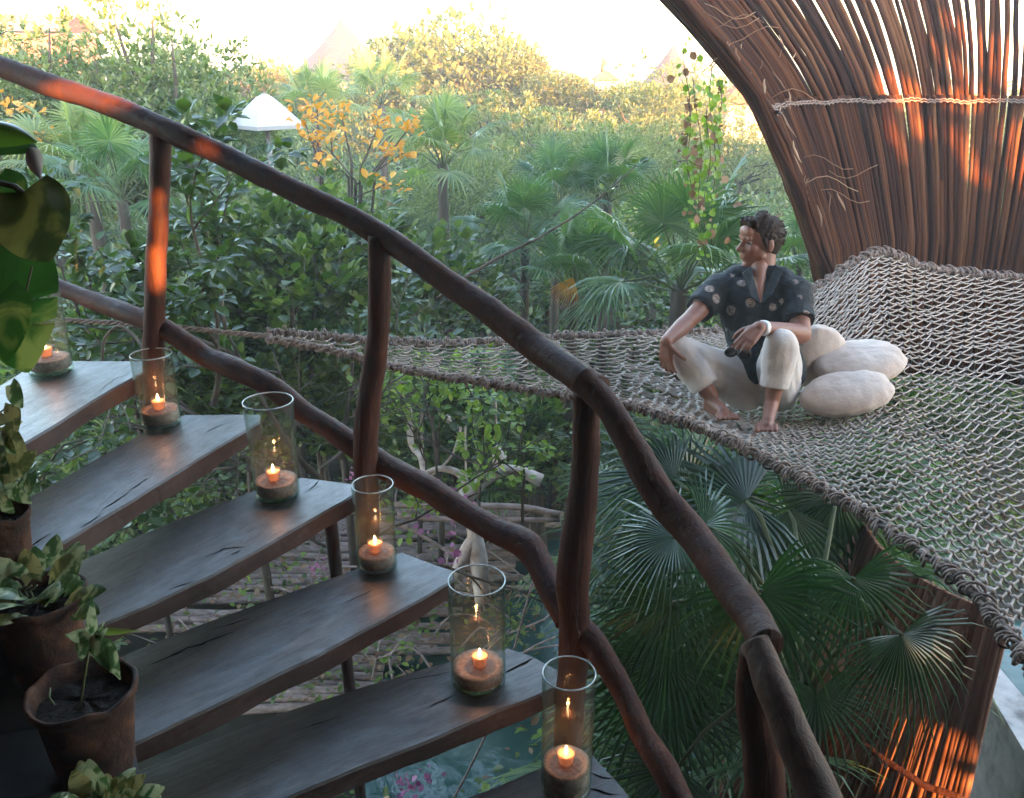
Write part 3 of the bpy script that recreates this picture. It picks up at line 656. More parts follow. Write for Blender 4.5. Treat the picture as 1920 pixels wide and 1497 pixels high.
#==PERSON
def remesh(mb, name, m, parent, vox, smooth=4, fac=.5, disp=None, dec=None):
    me = bpy.data.meshes.new('tmp'); me.from_pydata(mb.v, [], mb.f); o = bpy.data.objects.new('tmp', me); COL.objects.link(o)
    a = o.modifiers.new('r', 'REMESH'); a.mode = 'VOXEL'; a.voxel_size = vox
    if smooth: s = o.modifiers.new('s', 'SMOOTH'); s.iterations = smooth; s.factor = fac
    dg = bpy.context.evaluated_depsgraph_get(); me2 = bpy.data.meshes.new_from_object(o.evaluated_get(dg))
    bpy.data.objects.remove(o); me2.name = name; me2.materials.clear(); me2.materials.append(m)
    if disp:
        n = len(me2.vertices); no = [v.normal.copy() for v in me2.vertices]
        for v, q in zip(me2.vertices, no): v.co = v.co+q*disp(v.co)
    me2.polygons.foreach_set('use_smooth', [True]*len(me2.polygons)); me2.update()
    return link(name, me2, parent)
pn = thing('person', 'seated person in a dark floral short sleeved shirt and rolled white trousers, looking left', 'person', tuple(SEAT))
hf = Vector((-.95, -.30, -.04)).normalized(); hu = (Vector((-.06, .02, 1))); hu = (hu-hf*hu.dot(hf)).normalized(); hs = hf.cross(hu)
HC = P(1424, 457, 4.10); HR = Matrix((hf, hs, hu)).transposed()
def H(f, s, u): return HC+hf*f+hs*s+hu*u
nb_ = P(1428, 522, 4.13)
shR, shL = P(1350, 541, 4.16), P(1491, 549, 4.06)
elR, elL = P(1293, 600, 4.02), P(1503, 627, 3.93)
wrR, wrL = P(1249, 640, 3.88), P(1424, 614, 3.76)
knR, knL = P(1277, 662, 3.98), P(1465, 648, 3.80)
anR, anL = P(1334, 744, 3.96), P(1448, 748, 3.84)
hipR, hipL = P(1398, 718, 4.16), P(1458, 720, 4.14)
b = MB()
# head and neck
b.ell(H(-.012, 0, .032), (.094, .074, .088), HR); b.ell(H(.026, 0, -.030), (.066, .056, .078), HR)
b.cap(H(.02, .045, -.05), H(.055, .012, -.088), .022, .020); b.cap(H(.02, -.045, -.05), H(.055, -.012, -.088), .022, .020)
b.ell(H(.066, 0, -.094), (.022, .022, .018), HR)
b.cap(H(.080, 0, .024), H(.112, 0, -.016), .009, .0120, 10); b.ell(H(.098, .009, -.022), (.010, .007, .007), HR); b.ell(H(.098, -.009, -.022), (.010, .007, .007), HR)
b.cap(H(.076, -.034, .034), H(.076, .034, .034), .013, .013); b.ell(H(.085, 0, .034), (.010, .02, .010), HR)
b.ell(H(.050, .034, -.014), (.030, .024, .026), HR); b.ell(H(.050, -.034, -.014), (.030, .024, .026), HR)
b.cap(H(.086, -.015, -.045), H(.086, .015, -.045), .0075, .0075, 10); b.cap(H(.084, -.013, -.057), H(.084, .013, -.057), .008, .008, 10)
b.ell(H(.074, 0, .062), (.022, .045, .03), HR)
for s in (1, -1): b.ell(H(-.012, s*.077, .0), (.018, .008, .030), HR); b.ell(H(-.006, s*.078, -.022), (.011, .008, .012), HR)
b.cap(H(-.028, 0, -.045), nb_, .054, .060); b.cap(H(.01, 0, -.07), nb_+Vector((-.01, -.03, -.01)), .042, .045)
# torso under the shirt
ch = P(1425, 590, 4.16); wa = P(1428, 655, 4.17)
b.cap(shR.lerp(nb_, .3), shL.lerp(nb_, .3), .065, .065); b.cap(nb_, ch, .08, .10); b.cap(ch, wa, .11, .11); b.cap(wa, (hipR+hipL)/2+Vector((0, .02, .03)), .10, .085)
def limb(pts):
    for i in range(len(pts)-1): b.cap(pts[i][0], pts[i+1][0], pts[i][1], pts[i+1][1])
limb([(shR, .052), (elR, .040)]); limb([(elR, .040), (elR.lerp(wrR, .35), .040), (wrR, .027)])
limb([(shL, .055), (elL, .043)]); limb([(elL, .043), (elL.lerp(wrL, .3), .042), (wrL, .028)])
def shank(kn, an, toe, out):
    b.cap(kn, kn.lerp(an, .35), .05, .054); b.cap(kn.lerp(an, .35), an, .052, .034)
    heel = an+Vector((0, .012, -.055)); b.cap(an, heel, .034, .030)
    d = (toe-heel).normalized(); sd2 = d.cross(Vector((0, 0, 1))).normalized()
    b.cap(an+Vector((0, 0, -.02)), heel.lerp(toe, .62)+Vector((0, 0, .012)), .032, .026); b.cap(heel, heel.lerp(toe, .7), .028, .024)
    base = heel.lerp(toe, .68)
    for q in range(5):
        o_ = (q-2)*.0165*out; L_ = (.052, .046, .042, .037, .032)[q]
        b.cap(base+sd2*o_*1.0, base+sd2*o_*1.15+d*L_+Vector((0, 0, -.006)), .0125 if q else .014, .0085 if q else .012, 10)
shank(knR, anR, P(1372, 786, 3.76), 1); shank(knL, anL, P(1436, 812, 3.66), -1)
# hands: palm, four curved fingers, thumb
def hand(wr, d, nrm, side, curl, spread=.1):
    d = d.normalized(); nrm = (nrm-d*nrm.dot(d)).normalized(); sx = d.cross(nrm)*side
    pc = wr+d*.045
    for q in (-1.4, -.5, .5, 1.4): b.cap(wr+sx*q*.010, wr+d*.078+sx*q*.0185, .017, .0135, 10)
    for q, L_ in ((-1.4, .072), (-.5, .082), (.5, .078), (1.4, .062)):
        p = wr+d*.080+sx*q*.0195; dd = d+sx*q*spread
        for k in range(3):
            c_ = curl*(k*.9+.5); e_ = (dd*math.cos(c_)-nrm*math.sin(c_)).normalized(); p2 = p+e_*L_*(.42, .33, .25)[k]
            b.cap(p, p2, .0092-.0008*k, .0085-.0008*k, 10); p = p2
    p = wr+d*.022-sx*.026
    for k in range(3):
        e_ = (d*.75-sx*(.75-.3*k)-nrm*(.35+.3*k)).normalized(); p2 = p+e_*(.036, .032, .024)[k]; b.cap(p, p2, .0125-.001*k, .011-.001*k, 10); p = p2
hand(wrR, Vector((.06, -.03, -1)), Vector((-.75, -.6, .1)), 1, .30)
hand(wrL, P(1380, 658, 3.72)-wrL, Vector((-.45, -.75, .5)), -1, .45)
remesh(b, 'body', M['skin'], pn, .0052, 3)
# hair: short swept tufts
b = MB(); random.seed(4)
b.ell(H(-.022, 0, .045), (.094, .079, .089), HR); b.ell(H(-.045, 0, .01), (.066, .074, .078), HR)
for i in range(330):
    a = random.uniform(0, 2*math.pi); e = random.uniform(-.5, 1.5)
    d = Vector((math.cos(a)*math.cos(e), math.sin(a)*math.cos(e), math.sin(e)))
    if d.x > .35 and d.z < .62: continue
    if d.z < -.1 and d.x > -.35: continue
    p = H(-.016+d.x*.094, d.y*.078, .038+d.z*.088); fl = Vector((-.5, .15*math.sin(a*3), .55 if d.x > 0 else -.25))
    o_ = hf*fl.x+hs*fl.y+hu*fl.z; nn_ = (hf*d.x+hs*d.y+hu*d.z)
    b.cap(p, p+(o_*1.0+nn_*.25).normalized()*random.uniform(.018, .032 if d.z > .5 else .024), .0065, .003, 7)
for i in range(60):   # raised quiff over the forehead
    y = random.uniform(-.05, .05); p = H(.062+random.uniform(-.02, .008), y, .098+random.uniform(-.012, .006)); b.cap(p, p+(hf*random.uniform(-.3, .5)+hu*.8+hs*random.uniform(-.3, .3)).normalized()*random.uniform(.018, .034), .009, .004, 7)
for s in (1, -1): b.cap(H(.018, s*.070, .03), H(.008, s*.071, -.005), .010, .006)
remesh(b, 'hair', M['hair'], pn, .0042, 1)
b = MB()
for s in (1, -1): b.cap(H(.089, s*.016, .036), H(.076, s*.045, .040), .0035, .003, 6)
b.build('eyebrows', M['hair'], pn)
for s in (1, -1):
    b = MB(); b.ell(H(.070, s*.030, .015), (.0105, .012, .0075), HR); e_ = b.build('eye', M['eye'], pn)
    b = MB(); b.ell(H(.0775, s*.030, .014), (.0035, .008, .0055), HR); b.build('pupil', M['black'], e_)
# trousers
b = MB()
b.ell((hipR+hipL)/2+Vector((0, .02, -.0)), (.155, .13, .10)); b.cap(hipR, hipL, .105, .105)
def leg(hip, kn, an, rk=.073):
    b.cap(hip, hip.lerp(kn, .5), .108, .098); b.cap(hip.lerp(kn, .5), kn, .098, rk); b.cap(hip+Vector((0, -.02, -.04)), kn.lerp(an, .35), .09, .06); cu = kn.lerp(an, .72)
    b.cap(kn, kn.lerp(cu, .5), rk, .074)
    d = (an-kn).normalized(); b.tube([kn.lerp(cu, .4), cu, cu+d*.012], [.074, .060, .060], 20)
    b.tube([cu-d*.028, cu-d*.024, cu+d*.016, cu+d*.02], [.058, .066, .064, .057], 20)
leg(hipR, knR, anR); leg(hipL, knL, anL)
def wr_(s, sc, o=0): return lambda p: s*(nz((p.x*1.0, p.y, p.z*.45), sc, o)+.5*nz(p, sc*2.3, o+3)-.4*abs(nz((p.x, p.y, p.z*.4), sc*.8, o+8)))
remesh(b, 'trousers', M['linen'], pn, .0075, 3, disp=wr_(.007, 8, 2))
# shirt
b = MB()
b.cap(shR.lerp(nb_, .05)+Vector((0, 0, -.002)), shL.lerp(nb_, .05)+Vector((0, 0, -.002)), .078, .080)
b.cap(shR.lerp(nb_, .45)+Vector((0, .015, .014)), shL.lerp(nb_, .45)+Vector((0, .015, .014)), .080, .080)
b.cap(P(1392, 560, 4.14), P(1405, 650, 4.14), .115, .105); b.cap(P(1450, 562, 4.12), P(1455, 655, 4.12), .115, .115)
b.cap(P(1407, 650, 4.13), P(1418, 690, 4.09), .100, .095); b.cap(P(1455, 650, 4.11), P(1478, 700, 4.12), .11, .085)
b.tube([shR.lerp(nb_, .2), shR, shR.lerp(elR, .3), shR.lerp(elR, .66)], [.07, .076, .073, .070], 20); b.tube([shL.lerp(nb_, .2), shL, shL.lerp(elL, .35), shL.lerp(elL, .72)], [.07, .078, .075, .074], 20)
remesh(b, 'shirt', M['shirt'], pn, .007, 3, disp=wr_(.011, 9, 5))
# open collar showing a V of skin: collar flaps and V-shaped chest
b = MB(); sk_ = MB()
vt = P(1426, 566, 3.985); vl = P(1406, 512, 4.06); vr = P(1450, 508, 4.04)
sk_.cap(vt+Vector((0, .022, 0)), vl.lerp(vr, .5)+Vector((0, .045, .01)), 0.012, .040); remesh(sk_, 'chest', M['skin'], pn, .006, 2)
def flap(a, b2, c_, d_):
    q = [a, b2, c_, d_]; n_ = (b2-a).cross(d_-a).normalized()*.0035; b.add([p-n_ for p in q]+[p+n_ for p in q], [(0, 1, 2, 3), (7, 6, 5, 4), (0, 4, 5, 1), (1, 5, 6, 2), (2, 6, 7, 3), (3, 7, 4, 0)])
flap(P(1408, 502, 4.04), P(1425, 570, 3.965), P(1407, 556, 3.97), P(1393, 514, 4.02)); flap(P(1452, 498, 4.06), P(1426, 570, 3.965), P(1446, 556, 3.965), P(1468, 508, 4.03))
flap(P(1408, 502, 4.05), P(1393, 514, 4.02), P(1390, 512, 4.15), P(1404, 500, 4.16)); flap(P(1452, 498, 4.06), P(1470, 512, 4.03), P(1470, 508, 4.15), P(1456, 497, 4.16))
b.build('collar', M['shirt'], pn, smooth=False)
b = MB(); ax = (elL-wrL).normalized(); b.tube([wrL+ax*.012, wrL+ax*.016, wrL+ax*.036, wrL+ax*.040], [.029, .033, .034, .030], 18); b.build('watch_band', M['white'], pn)
sg = thing('sunglasses', 'dark sunglasses dangling from the left hand of the seated person', 'sunglasses', tuple(P(1380, 660, 3.7)))
for (x, y) in ((1370, 661), (1396, 666)):
    b = MB(); c_ = P(x, y, 3.665); b.ell(c_, (.024, .005, .018), nu=18, nv=8); b.tube([c_+Vector((.025*math.cos(a), -.002, .019*math.sin(a))) for a in np.linspace(0, 2*math.pi, 20)], .0025, 6); b.build('lens', M['black'], sg)
b = MB(); b.tube([P(1382, 658, 3.665), P(1386, 656, 3.66), P(1388, 660, 3.665)], .0025, 6); b.tube([P(1362, 657, 3.668), P(1368, 648, 3.73), P(1384, 642, 3.78)], .0025, 6); b.build('frame', M['black'], sg)
# cushions
def cushion(c, r, rot, lab, seed):
    b = MB(); b.ell(c, r, rot, 72, 38, pw=.85)
    V = []; ci = Vector(c)
    for p in b.v:
        p = Vector(p); q = rot.inverted()@(p-ci); e = math.hypot(q.x/r[0], q.y/r[1])
        k = 1+.06*nz(p, 7, seed)+.03*nz(p, 16, seed+2)-.06*math.exp(-((e)/.22)**2)*(abs(q.z)/r[2])-.05*abs(nz((q.x*1.4, q.y*4, q.z), 5, seed))+.035*math.exp(-(q.z/(.10*r[2]))**2)+.03*nz((q.x*6, q.y*2, q.z*2), 6, seed+4)
        V.append(tuple(ci+(p-ci)*k))
    b.v = V; tag(b.build('cushion', M['cushion']), lab, 'cushion', 'cream cushions on the hammock')
cushion(P(1528, 668, 4.24), (.145, .075, .155), Matrix.Rotation(R(12), 3, 'Y'), 'cream cushion standing upright directly behind the back of the seated person', 1)
cushion(P(1610, 680, 4.16), (.215, .17, .076), Matrix.Rotation(R(-9), 3, 'Y')@Matrix.Rotation(R(10), 3, 'X'), 'cream cushion resting on top of the lower cushion, dented in its middle', 2)
cushion(P(1586, 738, 4.00), (.210, .15, .072), Matrix.Rotation(R(-14), 3, 'Y')@Matrix.Rotation(R(12), 3, 'X'), 'lowest cream cushion lying flat on the net nearest the viewer', 3)

#==FOREPLANTS
def blade(mb, base, tip, nrm, wid, m=0, droop=.1, heart=True, slits=(), fold=.25, ns=14, wavy=.0, roll=0):
    base = Vector(base); tip = Vector(tip); d = tip-base; L = d.length; d.normalize(); nrm = Vector(nrm); nrm = (nrm-d*nrm.dot(d)).normalized(); sx = d.cross(nrm)
    nc_ = 8; V = []
    sl = {int(ns*q): dep for q, dep in slits}
    for i in range(ns+1):
        t = i/ns
        ww = (math.sin(math.pi*min(1, (t+.02))**.62)**.8 if not heart else (max(0, 1-((t-.30)/.70)**2)**.75 if t > .30 else (.62+.38*math.sin(math.pi/2*t/.30)))) * wid
        if t >= 1: ww = .002
        for j in range(-nc_, nc_+1):
            s = j/nc_; wj = ww*abs(s)
            if i in sl and ((j > 0) == (sl[i] > 0)) and abs(s) > 1-abs(sl[i]): wj *= .55
            back = (-.16*L*max(0, abs(s)**1.2)*(1-t/.3) if (heart and t < .3) else 0)
            c_ = base+d*(L*t+back)+nrm*(-droop*L*t*t+droop*L*t*.5)
            V.append(c_+sx*math.copysign(wj, s)*1.0+nrm*(fold*wj*abs(s)*-.5+fold*.12*ww+wavy*L*math.sin(t*19+s*2)*abs(s)))
    k = 2*nc_+1; f = [(i*k+j, i*k+j+1, (i+1)*k+j+1, (i+1)*k+j) for i in range(ns) for j in range(k-1)]
    mb.add(V, f, m)
vp = thing('hanging_vine', 'large leaved climbing vine hanging at the left edge, in front of the far left vase', 'climbing plant', tuple(P(-60, 500, 1.3)))
mb = MB()
blade(mb, P(45, 360, 1.22), P(78, 478, 1.16), (.25, -1, .15), .055, 1, wavy=.01, droop=.25); mb.build('leaf', [M['monstera'], M['monstera_olive']], vp)
mb = MB(); blade(mb, P(6, 462, 1.32), P(40, 690, 1.24), (.2, -1, .25), .068, 0, droop=.15, slits=((.42, .5), (.44, .5), (.58, .6), (.60, .6), (.74, .55), (.5, -.5), (.68, -.5)), ns=50, wavy=.006); mb.build('leaf', [M['monstera']], vp)
mb = MB(); blade(mb, P(-5, 560, 1.24), P(12, 672, 1.20), (-.1, -1, .2), .05, 0, droop=.1, ns=30); mb.build('leaf', [M['monstera']], vp)
mb = MB(); blade(mb, P(-70, 268, 1.3), P(62, 262, 1.25), (0, -.35, 1), .05, 0, droop=.3, heart=False); mb.build('leaf', [M['monstera']], vp)
mb = MB(); blade(mb, P(-15, 345, 1.3), P(22, 412, 1.25), (.2, -1, .3), .045, 0); mb.build('leaf', [M['monstera']], vp)
mb = MB(); blade(mb, P(-40, 235, 1.22), P(66, 262, 1.2), (0, -.8, .8), .022, 0, heart=False, fold=1.2); mb.build('leaf', [M['leaf_dark']], vp)
mb = MB(); blade(mb, P(54, 278, 1.2), P(74, 334, 1.18), (.1, -1, .1), .0125, 0, heart=False, fold=.9); mb.build('leaf_tip', [M['white']], vp)
mb = MB(); mb.tube([P(*q) for q in ((-60, 350, 1.3), (-5, 342, 1.28), (28, 350, 1.25), (46, 365, 1.22))], .0045, 8); mb.tube([P(*q) for q in ((-40, 640, 1.4), (-10, 520, 1.38), (14, 440, 1.36), (6, 380, 1.36), (-30, 300, 1.36))], [.010]*5, 8)
mb.tube([P(*q) for q in ((60, 500, 1.26), (28, 640, 1.26), (0, 650, 1.28))], .0015, 5); mb.build('stem', M['bark'], vp)

def potted(lab, rim, d, rpx, hgt, kind, seed):
    c = P(*rim, d); r = rpx/F*d; random.seed(seed); base = c-Vector((0, 0, hgt))
    t_ = thing('potted_plant', lab, 'potted plant', tuple(base), 'potted plants stacked beside the stairs')
    mb = MB(); rb = r*.70
    prof = [(.001, 0), (rb, 0)]+[(rb+(r*.95-rb)*q, hgt*q) for q in np.linspace(.05, .88, 12)]+[(r*.985, hgt*.90), (r*1.02, hgt*.93), (r*1.03, hgt*.985), (r*1.0, hgt), (r*.94, hgt*.99), (r*.90, hgt*.86), (r*.85, hgt*.78)]
    mb.lathe(prof, base, 60, wob=.05, seed=seed); mb.build('pot', M['terracotta'], t_)
    mb = MB(); mb.lathe([(.001, hgt*.84), (r*.5, hgt*.83), (r*.9, hgt*.80)], base, 30, wob=.06, seed=seed); mb.build('soil', M['soil'], t_)
    return t_, base+Vector((0, 0, hgt*.83)), r
t_, g, r = potted('highest rust brown pot at the left edge, with a climbing heart leaved plant', (-2, 960), 2.05, 50, .20, 0, 1)
mb = MB(); st = MB()
lv = [((20, 722), (36, 762), .021, 0), ((20, 758), (28, 806), .019, 1), ((35, 788), (10, 800), .012, 1), ((8, 800), (42, 845), .020, 1), ((45, 846), (2, 905), .035, 1), ((10, 880), (22, 925), .018, 0), ((58, 888), (52, 925), .015, 0),
      ((-10, 860), (12, 885), .02, 0), ((20, 905), (-6, 930), .02, 0), ((0, 815), (22, 850), .018, 0), ((10, 912), (52, 942), .016, 0), ((-5, 930), (20, 960), .018, 0), ((-25, 780), (8, 790), .02, 1), ((-14, 838), (6, 850), .016, 0)]
for (a, b2, ww, q) in lv: blade(mb, P(*a, 1.98), P(*b2, 1.94), (.2*random.uniform(-1, 1), -1, .5), ww, q, droop=.25, ns=10)
mb.build('foliage', [M['pothos'], M['pothos_gold']], t_)
for (a, b2) in (((-30, 790), (18, 760)), ((-10, 880), (14, 800)), ((5, 940), (8, 860)), ((5, 940), (15, 825)), ((10, 940), (50, 880)), ((-30, 850), (12, 820)), ((0, 900), (35, 775))): st.tube([P(*a, 2.0), P((a[0]+b2[0])/2+4, (a[1]+b2[1])/2, 1.99), P(*b2, 1.98)], .002, 5)
st.build('stem', M['stem'], t_)
t_, g, r = potted('wide rust brown pot crowded with pale variegated leaves, second from the top', (66, 1112), 2.02, 86, .24, 0, 2)
mb = MB()
for i in range(46):
    a = random.uniform(0, 6.28); q = random.uniform(.15, .95)*r; p = g+Vector((q*math.cos(a), q*math.sin(a), random.uniform(.01, .07))); o_ = Vector((math.cos(a), math.sin(a)-.3, random.uniform(.2, .9))).normalized()
    L_ = random.uniform(.045, .08); blade(mb, p+o_*.02, p+o_*(L_+.02)+Vector((0, 0, .01)), (-o_.x*.3+.1, -.4, 1), L_*.36, int(random.random() < .2), droop=.35, ns=8)
mb.build('foliage', [M['pothos'], M['pothos_gold']], t_)
st = MB()
for px in (40, 52, 62): st.tube([P(px, 1120, 1.90), P(px-5, 1108, 1.9), P(px+8, 1098, 1.9)], .0022, 5)
st.build('stem', M['stem'], t_)
t_, g, r = potted('rust brown pot with one bright green sprig and bare soil, lowest full pot', (152, 1290), 1.88, 97, .215, 0, 3)
mb = MB(); d0 = 1.84
for (a, b2, ww, q) in (((172, 1200), (170, 1124), .012, 0), ((180, 1185), (254, 1184), .008, 2), ((168, 1195), (122, 1192), .016, 0), ((172, 1190), (206, 1262), .020, 0), ((190, 1198), (222, 1275), .019, 0), ((160, 1190), (150, 1240), .017, 0), ((175, 1205), (198, 1180), .010, 0), ((170, 1215), (192, 1170), .008, 0), ((165, 1180), (150, 1205), .012, 0)):
    blade(mb, P(*a, d0), P(*b2, d0-.02), (.1, -1, .5), ww, q, droop=.2, heart=False, ns=12, fold=.6)
mb.build('foliage', [M['pothos'], M['pothos_gold'], M['leaf_pale']], t_)
st = MB(); st.tube([g+Vector((.0, -.02, 0)), P(163, 1240, 1.85), P(170, 1195, 1.84)], .003, 6); st.tube([P(94, 1290, 1.80), P(92, 1308, 1.79), P(102, 1322, 1.785)], .0025, 5); st.build('stem', M['stem'], t_)
t_, g, r = potted('pot cut off at the bottom left with a bushy variegated plant in it', (178, 1530), 1.68, 70, .16, 0, 4)
mb = MB()
for i in range(60):
    a = random.uniform(0, 6.28); e = random.uniform(.1, 1.4); o_ = Vector((math.cos(a)*math.cos(e), math.sin(a)*math.cos(e), math.sin(e))); p = g+o_*random.uniform(.03, .075)*Vector((1, 1, 1)).x
    L_ = random.uniform(.04, .065); blade(mb, p, p+(o_+Vector((0, -.2, -.1))).normalized()*L_, Vector((0, -.5, 1)), L_*.36, int(random.random() < .35), droop=.4, ns=8)
mb.build('foliage', [M['pothos'], M['pothos_gold']], t_)
# plinth blocks the pots stand on
mb = MB()
def blk(px, py, d, hgt, hx, hy, dx=-.12):
    c = P(px, py, d)-Vector((0, 0, hgt)); mb.box((c.x+dx, c.y+.02, c.z/2-2.4), (hx, hy, (c.z+4.8)/2), .25)
blk(-2, 960, 2.05, .20, .16, .12, -.1); blk(66, 1112, 2.02, .24, .16, .10); blk(152, 1290, 1.88, .215, .17, .11, -.14); blk(178, 1530, 1.68, .16, .14, .10, -.2)
tag(mb.build('stepped_ledge', M['plinth'], smooth=False), 'dark grey stepped masonry ledge under the rust brown pots', 'ledge')

#==VEGETATION
# leaf: 6 vertices, 2 quads folded along the midrib; frond segments likewise
LT = np.array([(0, 0, 0), (-.36, .35, .10), (-.30, .72, .06), (0, 1, -.10), (.30, .72, .06), (.36, .35, .10)], float); LQ = np.array([(0, 1, 2, 3), (0, 3, 4, 5)])
def leaf_arrays(pos, dirs, nrm, size, aspect=1.0):
    d = dirs/np.linalg.norm(dirs, axis=1, keepdims=True); n = nrm-d*np.sum(nrm*d, axis=1, keepdims=True); n /= np.linalg.norm(n, axis=1, keepdims=True)+1e-9; s = np.cross(d, n)
    k = len(pos); V = (pos[:, None, :]+size[:, None, None]*(LT[None, :, 0:1]*aspect*s[:, None, :]+LT[None, :, 1:2]*d[:, None, :]+LT[None, :, 2:3]*n[:, None, :])).reshape(-1, 3)
    Q = (LQ[None]+6*np.arange(k)[:, None, None]).reshape(-1, 4); return V, Q
def unit(n, g=rng):
    v = g.normal(size=(n, 3)); return v/np.linalg.norm(v, axis=1, keepdims=True)
def crown(n_cl, per, rad, leaf, g, lobes=7, aspect=.85, shell=.55, flat=1.0, up=.3, spread=1.0):
    """clusters of leaves spread over a lobed crown volume centred on the origin"""
    lc = unit(lobes, g)*np.array(rad)*.48; lc[:, 2] = lc[:, 2]*.8; lr = g.uniform(.42, .68, lobes)
    w_ = g.integers(0, lobes, n_cl); u = unit(n_cl, g); u[:, 2] = np.abs(u[:, 2])*.6+u[:, 2]*.4
    r = (shell+(1-shell)*g.random(n_cl)**.5)*lr[w_]; c = lc[w_]+u*r[:, None]*np.array(rad)
    out = c/np.array(rad); out /= np.linalg.norm(out, axis=1, keepdims=True)+1e-9; out = out*.6+u*.6; out[:, 2] += up
    cc = np.repeat(c, per, 0); oo = np.repeat(out, per, 0); n = len(cc)
    jd = unit(n, g); dr = oo*.7+jd*spread; pos_ = cc+jd*leaf*.8*g.random((n, 1))+oo*leaf*.4*g.random((n, 1))
    nr = np.array([0, 0, 1.])*flat+jd*.55+oo*.3; sz = leaf*g.uniform(.6, 1.25, n)
    V, Q = leaf_arrays(pos_, dr, nr, sz, aspect); return V, Q, n
def branches(mb, rad, base, n, g, r0=.03):
    for i in range(n):
        u = unit(1, g)[0]; u[2] = abs(u[2])*.8+.1; e = u*np.array(rad)*g.uniform(.6, .95); a = Vector((0, 0, base)); e = Vector(e)
        m1 = a.lerp(e, .45)+Vector(g.normal(size=3))*.12*max(rad); mb.tube([a.lerp(m1, .0), a.lerp(m1, .6)+Vector((0, 0, .05)), m1, m1.lerp(e, .55)+Vector(g.normal(size=3))*.04*max(rad), e], [r0, r0*.8, r0*.6, r0*.4, r0*.15], 6)
def crown_mesh(name, args, mats, mixes, seed):
    g = np.random.default_rng(seed); V, Q, n = crown(*args[:4], g, **args[4]); mi = g.choice(len(mats), size=n, p=mixes); mi = np.repeat(mi, 2)
    o = qmesh(name, V, Q, mi, mats); me = o.data; bpy.data.objects.remove(o); return me
ABS = False
PROTO = {}
def proto(key, crown_args, mats, mixes, seed, trunk_h, trunk_r, nb=9):
    g = np.random.default_rng(seed+100); mb = MB(); rad = crown_args[2]
    mb.tube([(.0, 0, -trunk_h), (.05*rad[0], .03, -trunk_h*.6), (-.03*rad[0], .04, -trunk_h*.3), (0, 0, -rad[2]*.35)], [trunk_r, trunk_r*.85, trunk_r*.7, trunk_r*.55], 9)
    branches(mb, rad, -rad[2]*.45, nb, g, trunk_r*.5)
    o = mb.build('trunk', M['bark']); tm = o.data; bpy.data.objects.remove(o)
    cm = crown_mesh('crown', crown_args, mats, mixes, seed); zz = np.empty(len(cm.vertices)*3, np.float32); cm.vertices.foreach_get('co', zz)
    PROTO[key] = (cm, tm, float(np.percentile(zz[2::3], 99.3)))
proto('shrub', (260, 9, (.9, .9, .75), .085, dict(lobes=8, aspect=.95)), [M['leaf'], M['leaf_dark'], M['leaf_pale']], [.62, .3, .08], 1, 3.0, .04)
proto('shrub_b', (230, 10, (.95, .85, .7), .10, dict(lobes=6, aspect=.8)), [M['leaf'], M['leaf_dark'], M['leaf_lime']], [.5, .42, .08], 2, 3.0, .04)
proto('fine', (900, 9, (1.5, 1.5, 1.05), .062, dict(lobes=13, aspect=.62, shell=.6)), [M['leaf_pale'], M['leaf'], M['leaf_gold']], [.55, .25, .2], 3, 4.0, .06)
proto('feathery', (620, 12, (1.3, 1.3, .8), .085, dict(lobes=10, aspect=.30, flat=1.6, shell=.75)), [M['leaf_pale'], M['leaf']], [.8, .2], 4, 4.0, .05)
proto('tree', (3400, 9, (2.3, 2.3, 2.0), .085, dict(lobes=22, aspect=.72, shell=.5)), [M['leaf'], M['leaf_pale'], M['leaf_gold']], [.42, .48, .10], 5, 5.5, .13, 16)
proto('gold', (3200, 9, (2.2, 2.2, 1.7), .10, dict(lobes=20, aspect=.8, shell=.5)), [M['leaf_gold'], M['leaf_pale'], M['leaf']], [.5, .25, .25], 6, 5.5, .12, 16)
proto('dry', (200, 7, (.9, .9, .7), .05, dict(lobes=7, aspect=.5)), [M['leaf_dry'], M['leaf_gold']], [.8, .2], 7, 4, .04, 26)
proto('oval', (190, 9, (.8, .8, .7), .088, dict(lobes=7, aspect=1.1, spread=.8)), [M['leaf_dark'], M['leaf']], [.5, .5], 8, 3.0, .035, 14)
def plant(name, key, lab, cat, top, s, group=None, sz=1.0, rot=None):
    cr, tm, hz_ = PROTO[key]; rad = hz_*s*sz
    c = Vector(top)-Vector((0, 0, rad)); t_ = thing(name, lab, cat, (c.x, c.y, GZ), group); rz = random.uniform(0, 6.28) if rot is None else rot
    o = bpy.data.objects.new('crown', cr); COL.objects.link(o); o.parent = t_; o.location = (0, 0, c.z-GZ); o.rotation_euler = (0, 0, rz); o.scale = (s, s, s*sz)
    o = bpy.data.objects.new('trunk', tm); COL.objects.link(o); o.parent = t_; o.location = (0, 0, c.z-GZ); o.rotation_euler = (0, 0, rz)
    th = {'tree': 5.5, 'gold': 5.5, 'fine': 4, 'feathery': 4, 'dry': 4}.get(key, 3.0); zs = max(s*sz, (c.z-GZ)/th); o.scale = (s, s, zs if (c.z-GZ)/th > s*sz else s*sz)
    return t_
